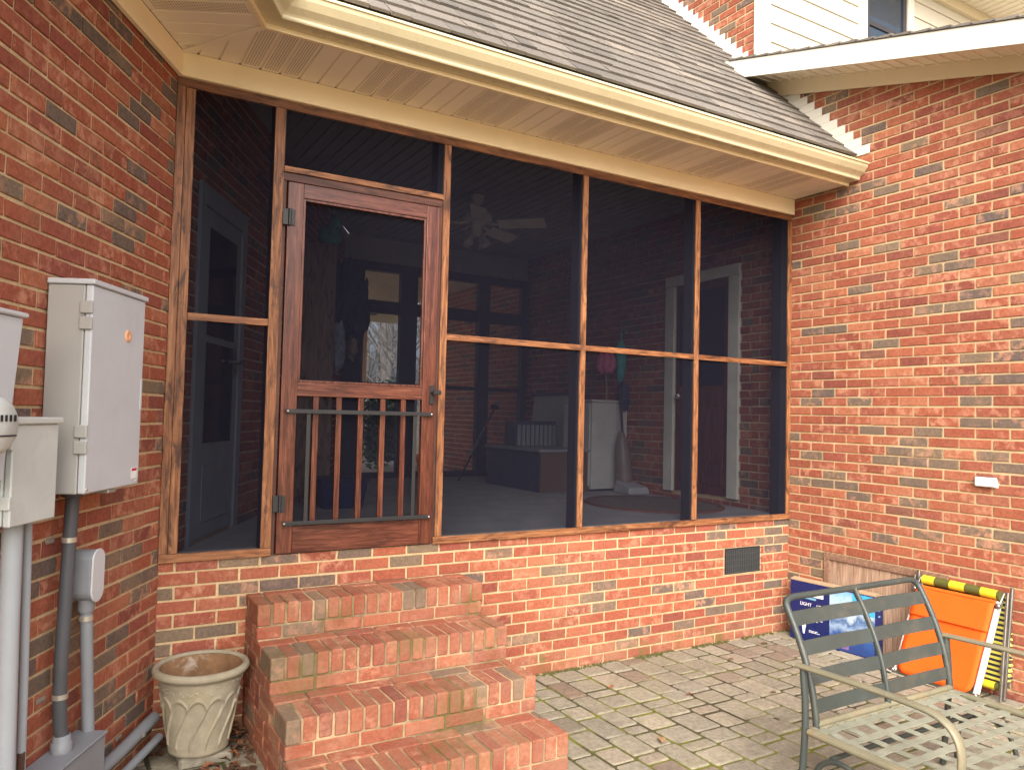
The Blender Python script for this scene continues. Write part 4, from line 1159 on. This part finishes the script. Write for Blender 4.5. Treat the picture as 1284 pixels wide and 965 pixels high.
bx(.10, .215, .312, .328, .0002, .0010, .0001).build('pale_badge', M['ink_dull'], bb)
mb = MB(); Pe = lambda w, v: A + Ub * (Wd + .0008) + Nb * w + Z * v
for v in (.33, .35, .37, .29): mb.prism([Pe(-.06, v), Pe(-.035, v), Pe(-.04, v + .012), Pe(-.058, v + .010)], Ub * .0006)
mb.build('end_print', M['ink_dull'], bb)

# ============================================================================= INSIDE THE PORCH
FZ = .888
FC = Vector((-1.86, 1.87, 3.552))
fan = thing('ceiling_fan', 'white ceiling fan with a cluster of lamp shades under the porch ceiling', 'ceiling fan', FC)
mb = MB(); mb.lathe(FC, [(.062, 0), (.062, -.02), (.045, -.065), (.03, -.08), (.014, -.088), (.014, -.15), (0, -.15)], 20); mb.build('canopy', M['fan'], fan)
mb = MB(); mb.lathe(FC, [(.02, -.135), (.08, -.145), (.135, -.165), (.14, -.22), (.10, -.245), (.05, -.25), (.055, -.34), (.03, -.36), (0, -.36)], 24); mb.build('motor', M['fan'], fan)
view = Vector((.47, .88, 0)); rgt = Vector((.88, -.47, 0))
for k in range(5):
    a = math.atan2(-.47, .88) + radians(-16) + k * 2 * pi / 5
    d = Vector((cos(a), sin(a), 0)); t = Vector((-sin(a), cos(a), 0))
    mb = MB(); mb.tube([FC + d * .09 + Z * -.245, FC + d * .16 + Z * -.262, FC + d * .22 + Z * -.262], .012, 8, r2=.02); br = mb.build('blade_arm', M['fan'], fan)
    mb = MB(); n = 10; top = []
    for i in range(n + 1):
        s = i / n; r = .20 + .42 * s; w = .05 + .022 * s
        if s > .9: w *= .86
        top.append((r, w))
    vs = []
    for (r, w) in top:
        for sg in (-1, 1): vs.append(FC + d * r + t * (w * sg) + Z * (-.262 - .022 * sg))
    for (r, w) in top:
        for sg in (-1, 1): vs.append(FC + d * r + t * (w * sg) + Z * (-.270 - .022 * sg))
    m_ = (n + 1) * 2
    fs = [(i * 2, i * 2 + 1, i * 2 + 3, i * 2 + 2) for i in range(n)] + [(m_ + i * 2 + 2, m_ + i * 2 + 3, m_ + i * 2 + 1, m_ + i * 2) for i in range(n)]
    fs += [(i * 2 + 2, i * 2 + 2 + m_, i * 2 + m_, i * 2) for i in range(n)] + [(i * 2 + 1, i * 2 + 1 + m_, i * 2 + 3 + m_, i * 2 + 3) for i in range(n)] + [(n * 2, n * 2 + 1, n * 2 + 1 + m_, n * 2 + m_)]
    mb.add(vs, fs); mb.build('blade', M['fan_blade'], fan)
for k in range(4):
    a = k * pi / 2 + .5; d = Vector((cos(a), sin(a), 0)); c = FC + d * .075 + Z * -.36
    ax = (d * .45 - Z).normalized()
    mb = MB(); mb.lathe(c, [(.010, -.02), (.016, .0), (.024, .015), (.026, .05), (.034, .075), (.040, .095), (.037, .095), (.02, .04)], 16, axis=ax); mb.build('lamp_shade', M['lampglass'], fan)

cb = thing('tall_cabinet', 'tall brown wooden cabinet against the angled wall inside the porch', 'cabinet', (-3.2, 2.1, FZ))
mb = MB(); mb.box(-3.40, -3.06, 2.02, 2.35, FZ, 2.98); mb.build('carcass', M['cab_wood'], cb, bevel=.004)
mb = MB(); mb.box(-3.392, -3.068, 2.0, 2.019, FZ + .03, 2.96); mb.build('cabinet_door', M['cab_wood'], cb, bevel=.004)
def blob(mb, c, rx, ry, rz, seed, amp=.25, n=14, m=9, mi=0):
    c = Vector(c); vs = []
    for j in range(m + 1):
        th = pi * j / m
        for i in range(n):
            ph = 2 * pi * i / n; d = Vector((sin(th) * cos(ph), sin(th) * sin(ph), cos(th)))
            k = 1 + amp * mnoise.noise(d * 2.2 + Vector((seed, seed * 1.7, 0)))
            vs.append(c + Vector((d.x * rx * k, d.y * ry * k, d.z * rz * k)))
    mb.add(vs, [(j * n + i, (j + 1) * n + i, (j + 1) * n + (i + 1) % n, j * n + (i + 1) % n) for j in range(m) for i in range(n)], mi, smooth=True)
    return mb
tb = MB(); blob(tb, (-3.09, 2.12, 3.06), .10, .08, .085, 3, .5); blob(tb, (-3.06, 2.12, 3.17), .05, .05, .08, 5, .5)
tag(tb.build('fabric_bundle', M['teal']), 'crumpled teal fabric bundle on top of the tall brown cabinet', 'bundle')
# coats hanging on the back-left post
rk = thing('coat_hook_rail', 'dark rail of coat hooks beside the tall brown cabinet', 'coat hooks', (-2.72, 2.95, 2.95))
mb = MB(); mb.tube([(-2.99, 2.9, 2.98), (-2.50, 2.9, 2.98)], .014, 8); mb.tube([(-2.95, 2.9, 2.98), (-2.95, 2.9, FZ)], .014, 8); mb.tube([(-2.52, 2.9, 2.98), (-2.52, 2.9, FZ)], .014, 8); mb.build('rail', M['black'], rk)
for (x, z0, z1, w, mt, lab) in ((-2.86, 2.15, 3.02, .13, 'denim', 'dark blue coat hanging nearest the tall cabinet'), (-2.68, 2.35, 3.05, .12, 'denim', 'dark jacket hanging in the middle of the hook rail'),
                               (-2.58, 2.25, 2.90, .085, 'denim', 'dark bag hanging at the right end of the hook rail'), (-2.80, 2.0, 2.42, .07, 'cloth_pale', 'pale blue patterned cloth hanging low beside the cabinet'),
                               (-2.66, 2.1, 2.30, .045, 'cloth_tan', 'tan cloth hanging low on the hook rail')):
    mb = MB(); blob(mb, (x, 2.84 - (.08 if mt != 'denim' else 0), (z0 + z1) / 2), w, .07, (z1 - z0) / 2, x * 9, .5, 18, 14)
    tag(mb.build('hanging_coat', M[mt]), lab, 'clothing')
ln = thing('lantern', 'small black lantern hanging from the far beam of the porch', 'lantern', (-2.05, 3.9, 2.68))
mb = MB(); mb.tube([(-2.05, 3.9, 2.855), (-2.05, 3.9, 2.80)], .005, 6); mb.box(-2.08, -2.02, 3.87, 3.93, 2.79, 2.80); mb.box(-2.08, -2.02, 3.87, 3.93, 2.68, 2.69)
for a in (-2.078, -2.026):
    for b in (3.872, 3.924): mb.box(a, a + .006, b, b + .006, 2.69, 2.79)
mb.build('lantern_frame', M['black'], ln)
bn = thing('storage_bin', 'low blue storage bin on the porch floor behind the screen door', 'bin', (-3.1, 1.65, FZ))
mb = MB(); mb.hexa([(-3.26, 1.50, FZ), (-2.96, 1.50, FZ), (-2.96, 1.8, FZ), (-3.26, 1.8, FZ), (-3.29, 1.47, FZ + .20), (-2.93, 1.47, FZ + .20), (-2.93, 1.83, FZ + .20), (-3.29, 1.83, FZ + .20)]); mb.build('bin_body', plain('blue_bin', (.008, .016, .075), .5), bn, bevel=.01)
mb = MB(); mb.box(-3.30, -2.92, 1.46, 1.84, FZ + .202, FZ + .222); mb.build('bin_lid', plain('navy_lid', (.010, .016, .05), .5), bn, bevel=.006)
mb = MB(); mb.box(-3.02, -2.985, 1.478, 1.4845, FZ + .07, FZ + .15); mb.build('bin_label', M['paper'], bn)
# storage bench
bench = thing('storage_bench', 'dark resin storage bench with brown end panel in the middle of the porch', 'bench', (-.8, 2.5, FZ))
mb = MB(); mb.box(-1.02, -.42, 2.06, 3.10, FZ, 1.27); mb.build('bench_body', M['dark_blue'], bench, bevel=.006)
mb = MB(); mb.box(-1.018, -.422, 2.035, 2.058, FZ, 1.27); mb.build('end_panel', M['brown_end'], bench, bevel=.004)
mb = MB(); mb.box(-1.05, -.40, 2.02, 3.12, 1.271, 1.30); mb.build('lid', M['grey_lid'], bench, bevel=.006)
cr_ = thing('slatted_crate', 'grey slatted crate standing on the storage bench', 'crate', (-.6, 2.7, 1.301))
mb = MB()
for i in range(9): mb.box(-.86 + i * .055, -.82 + i * .055, 2.74, 2.755, 1.301, 1.52)
mb.build('slats', M['grey_lid'], cr_, bevel=.003)
mb = MB(); mb.box(-.88, -.38, 2.756, 2.98, 1.301, 1.56); mb.build('crate_body', M['dark_blue'], cr_, bevel=.004)
wd = thing('wall_board', 'pale board panel leaning on the right brick wall behind the bench', 'board', (-.05, 3.2, 1.7))
mb = MB(); mb.prism([(-.12, 2.75, FZ), (-.12, 3.75, FZ), (-.03, 3.75, 1.86), (-.03, 2.75, 1.86)], (.012, 0, 0)); mb.build('board', M['gable'], wd, bevel=.002)
mb = MB(); mb.box(-.052, -.014, 2.72, 3.78, 1.861, 1.895); mb.build('board_cap', M['dark_blue'], wd)
# white cabinet, vacuum, umbrella, pinwheel
wc = thing('white_cabinet', 'waist-high off-white cabinet against the right wall inside the porch', 'cabinet', (-.2, 2.25, FZ))
mb = MB(); mb.box(-.455, -.014, 2.0, 2.48, FZ + .02, 1.765); mb.build('carcass', M['cab_white'], wc, bevel=.006)
mb = MB(); mb.box(-.47, -.013, 1.985, 2.49, 1.766, 1.79); mb.build('top', M['cab_white'], wc, bevel=.004)
mb = MB(); mb.box(-.475, -.456, 2.02, 2.46, FZ + .05, 1.75); mb.build('cabinet_door', M['cab_white'], wc, bevel=.004)
vc = thing('vacuum_cleaner', 'upright brown vacuum cleaner standing in front of the white cabinet', 'vacuum', (-.15, 1.78, FZ))
mb = MB(); mb.hexa([(-.28, 1.62, FZ), (-.02, 1.62, FZ), (-.04, 1.90, FZ), (-.26, 1.90, FZ), (-.27, 1.64, FZ + .06), (-.03, 1.64, FZ + .06), (-.06, 1.88, FZ + .12), (-.24, 1.88, FZ + .12)]); mb.build('floor_head', M['vac_grey'], vc, bevel=.012)
mb = MB(); mb.lathe((-.15, 1.86, FZ + .08), [(.075, 0), (.085, .06), (.075, .30), (.055, .42), (.03, .50), (.018, .52)], 18, axis=(0, .12, 1)); mb.build('body', M['vac'], vc)
mb = MB(); mb.tube([(-.15, 1.90, FZ + .55), (-.15, 1.945, FZ + .95)], .013, 8); mb.tube(smooth_path([(-.15, 1.945, FZ + .95), (-.15, 1.99, FZ + 1.03), (-.15, 1.93, FZ + 1.08)], .03), .015, 8); mb.build('handle', M['black'], vc)
um = thing('folded_umbrella', 'closed teal umbrella hanging by its hook on the right inner brick wall', 'umbrella', (-.07, 2.05, 2.2))
mb = MB(); mb.lathe((-.07, 2.05, 2.40), [(.012, 0), (.045, -.06), (.06, -.14), (.05, -.25), (.03, -.38), (.008, -.48)], 12, fn=lambda a, z: .012 * sin(a * 5 + z * 20)); mb.build('canopy', M['teal'], um)
mb = MB(); mb.tube(smooth_path([(-.07, 2.05, 2.38), (-.07, 2.05, 2.50), (-.07, 2.0, 2.53), (-.07, 1.98, 2.47)], .03), .009, 8); mb.tube([(-.07, 2.05, 1.93), (-.07, 2.05, 1.80)], .006, 6); mb.build('handle', M['teal'], um)
fl = thing('flower_ornament', 'pink tulip-shaped ornament on a stick above the white cabinet', 'ornament', (-.18, 2.15, 1.8))
mb = MB()
for k in range(6):
    a = k * pi / 3; blob(mb, (-.18 + .05 * cos(a), 2.15 + .05 * sin(a), 2.17), .06, .06, .115, k, .2, 10, 8)
mb.build('petals', M['pink'], fl)
MB().tube([(-.18, 2.15, 2.08), (-.17, 2.14, 1.79)], .009, 6).build('stick', M['cloth_tan'], fl)
bc = MB(); blob(bc, (-.09, 1.96, 1.83), .05, .04, .14, 8, .4)
tag(bc.build('hanging_cloth', M['denim']), 'dark blue cloth bag hanging below the teal umbrella', 'bag')
rg = thing('oval_rug', 'oval braided rug with red-brown edge on the porch floor', 'rug', (-.62, .95, FZ))
for nm, r0, r1, z, mt in (('rug_field', 0, .92, .010, 'rug'), ('rug_border', .93, 1.0, .012, 'rug_edge')):
    mb = MB(); n = 48; vs = []
    for k in range(n):
        a = 2 * pi * k / n
        for r, zz in ((r0, z), (r1, z), (r1, 0)): vs.append((-.60 + .56 * r * cos(a), .92 + .62 * r * sin(a), FZ + .0005 + zz))
    mb.add(vs, [(k * 3, k * 3 + 1, ((k + 1) % n) * 3 + 1, ((k + 1) % n) * 3) for k in range(n)] + [(k * 3 + 1, k * 3 + 2, ((k + 1) % n) * 3 + 2, ((k + 1) % n) * 3 + 1) for k in range(n)]); mb.build(nm, M[mt], rg)
br_ = thing('long_broom', 'long-handled broom leaning by the far screen of the porch', 'broom', (-.95, 3.6, FZ))
MB().tube([(-.98, 3.55, 1.15), (-.52, 3.86, 1.70)], .012, 8).build('handle', M['alu'], br_)
mb = MB(); mb.frame_box(Vector((-.50, 3.87, 1.70)), Vector((.8, .4, -.1)), Y, Z, -.09, .06, -.02, .02, -.02, .03); mb.build('brush_head', M['black'], br_)
MB().tube([(-.98, 3.55, 1.15), (-1.2, 3.41, FZ)], .010, 8).build('handle_end', M['black'], br_)

# ============================================================================= BEYOND THE BACK PORCH
def shrub(label, c, rx, rz, n, seed, lf=.05):
    rr = random.Random(seed); t = thing('shrub', label, 'shrub', c)
    mb = MB()
    for i in range(n):
        d = Vector((rr.gauss(0, 1), rr.gauss(0, 1), rr.gauss(0, 1))).normalized() * (rr.random() ** .45)
        k = 1 + .35 * mnoise.noise(d * 2.5 + Vector((seed, 0, 0)))
        p = Vector(c) + Vector((d.x * rx * k, d.y * rx * k, rz + d.z * rz * k))
        u = Vector((rr.gauss(0, 1), rr.gauss(0, 1), rr.gauss(0, 1))).normalized(); w = u.orthogonal().normalized(); s = lf * rr.uniform(.6, 1.3)
        mb.add([p - u * s, p + w * s * .4, p + u * s, p - w * s * .4], [(0, 1, 2, 3)])
    mb.build('foliage', M['green'], t)
    MB().tube([c, Vector(c) + Z * rz], .03, 6).build('stem', M['bark'], t)
shrub('leafy evergreen shrub standing on the covered back porch floor', Vector((-1.0, 6.4, .80)), .38, .62, 1500, 3)
shrub('tall dark evergreen beyond the back porch posts', Vector((1.75, 13, -.06)), .55, 1.15, 2200, 5, .12)
po = thing('clay_pot', 'round terracotta pot on the covered back porch', 'flower pot', (-.62, 5.6, .80))
mb = MB(); mb.lathe((-.62, 5.6, .80), [(0, 0), (.09, 0), (.13, .2), (.15, .2), (.15, .25), (.12, .25), (.11, .2), (0, .2)], 20); mb.build('pot_body', M['clay'], po)
def bare_tree(loc, h, seed):
    rr = random.Random(seed); t = thing('bare_tree', 'bare grey winter tree beyond the back porch', 'tree', loc, 'bare trees beyond the back porch')
    tr = MB(); p = Vector(loc); pts = [p]; 
    for i in range(6): p = p + Vector((rr.uniform(-.12, .12), rr.uniform(-.12, .12), h / 6)); pts.append(p)
    rad = [.14 * h / 8 * (1 - .14 * i) for i in range(7)]
    tr.tube(pts, rad, 8); tr.build('trunk', M['bark'], t)
    cr = MB()
    def branch(p, d, l, r, dep):
        q = p + d * l * .5 + Vector((rr.uniform(-.1, .1) * l, rr.uniform(-.1, .1) * l, .05 * l)); e = q + (d + Vector((rr.uniform(-.3, .3), rr.uniform(-.3, .3), .15))).normalized() * l * .5
        cr.tube([p, q, e], [r, r * .8, r * .55], 4, cap=False)
        if dep:
            for _ in range(3): 
                s = rr.uniform(.4, 1); b = p + (e - p) * s
                branch(b, (d + Vector((rr.uniform(-.9, .9), rr.uniform(-.9, .9), rr.uniform(0, .7)))).normalized(), l * .62, r * .5, dep - 1)
    for i in range(14):
        k = rr.uniform(1.0, 6); j = int(k); b = pts[min(j, 5)] + (pts[min(j, 5) + 1] - pts[min(j, 5)]) * (k - j if j < 6 else 0)
        a = rr.uniform(0, 6.28); branch(b, Vector((cos(a), sin(a), .7)).normalized(), h * .22, .035 * h / 8, 2)
    cr.build('crown', M['bark'], t)
for i in range(11):
    y = 12.5 + i * 1.35; x = -4.95 + (y + 4.07) * (.352 + .012 * ((i * 5) % 11)) 
    bare_tree((x, y, -.06), 8 + (i % 3), 40 + i)
# yard trees behind the camera

# ============================================================================= CAMERA, LIGHT, WORLD
p = (955.759853, .531861604, .0403455728, .0237292024, -4.95095209, -4.07122901, 1.61076172)
yaw, pit, rol = p[1:4]
F = Vector((sin(yaw) * cos(pit), cos(yaw) * cos(pit), sin(pit))); Rt = Vector((cos(yaw), -sin(yaw), 0)); U = Rt.cross(F)
c, s = cos(rol), sin(rol); R2 = Rt * c + U * s; U2 = -Rt * s + U * c
cam = bpy.data.cameras.new('camera'); cam.sensor_fit = 'HORIZONTAL'; cam.sensor_width = 36; cam.lens = 36 * p[0] / 1284.; cam.clip_start = .05; cam.clip_end = 400
co = bpy.data.objects.new('camera', cam); COL.objects.link(co)
co.matrix_world = Matrix(((R2.x, U2.x, -F.x, p[4]), (R2.y, U2.y, -F.y, p[5]), (R2.z, U2.z, -F.z, p[6]), (0, 0, 0, 1)))
scene.camera = co

SUN = Vector((-.46, -.66, .57)).normalized()
el = math.asin(SUN.z); az = math.atan2(SUN.x, SUN.y)
sl = bpy.data.lights.new('sun', 'SUN'); sl.energy = 1.1; sl.angle = radians(95); sl.color = (1, .92, .80)
so = bpy.data.objects.new('sun', sl); COL.objects.link(so); so.rotation_euler = SUN.to_track_quat('Z', 'Y').to_euler(); so.location = (-8, -10, 12)
w = bpy.data.worlds.new('World'); scene.world = w; w.use_nodes = True
nt = w.node_tree; bg = nt.nodes['Background']
sky = nt.nodes.new('ShaderNodeTexSky'); sky.sky_type = 'NISHITA'; sky.sun_disc = False
sky.sun_elevation = el; sky.sun_rotation = az; sky.air_density = 1.0; sky.dust_density = 6.0; sky.ozone_density = .3
hs = nt.nodes.new('ShaderNodeHueSaturation'); hs.inputs['Saturation'].default_value = .5
nt.links.new(sky.outputs[0], hs.inputs['Color']); nt.links.new(hs.outputs[0], bg.inputs[0]); bg.inputs[1].default_value = .15
vs = scene.view_settings; scene.display_settings.display_device = 'sRGB'
vs.view_transform = 'Standard'; vs.look = 'None'; vs.gamma = 1; vs.use_curve_mapping = False; vs.exposure = 1.46
cy = scene.cycles; cy.max_bounces = 8; cy.diffuse_bounces = 4; cy.transparent_max_bounces = 16; cy.sample_clamp_indirect = 8
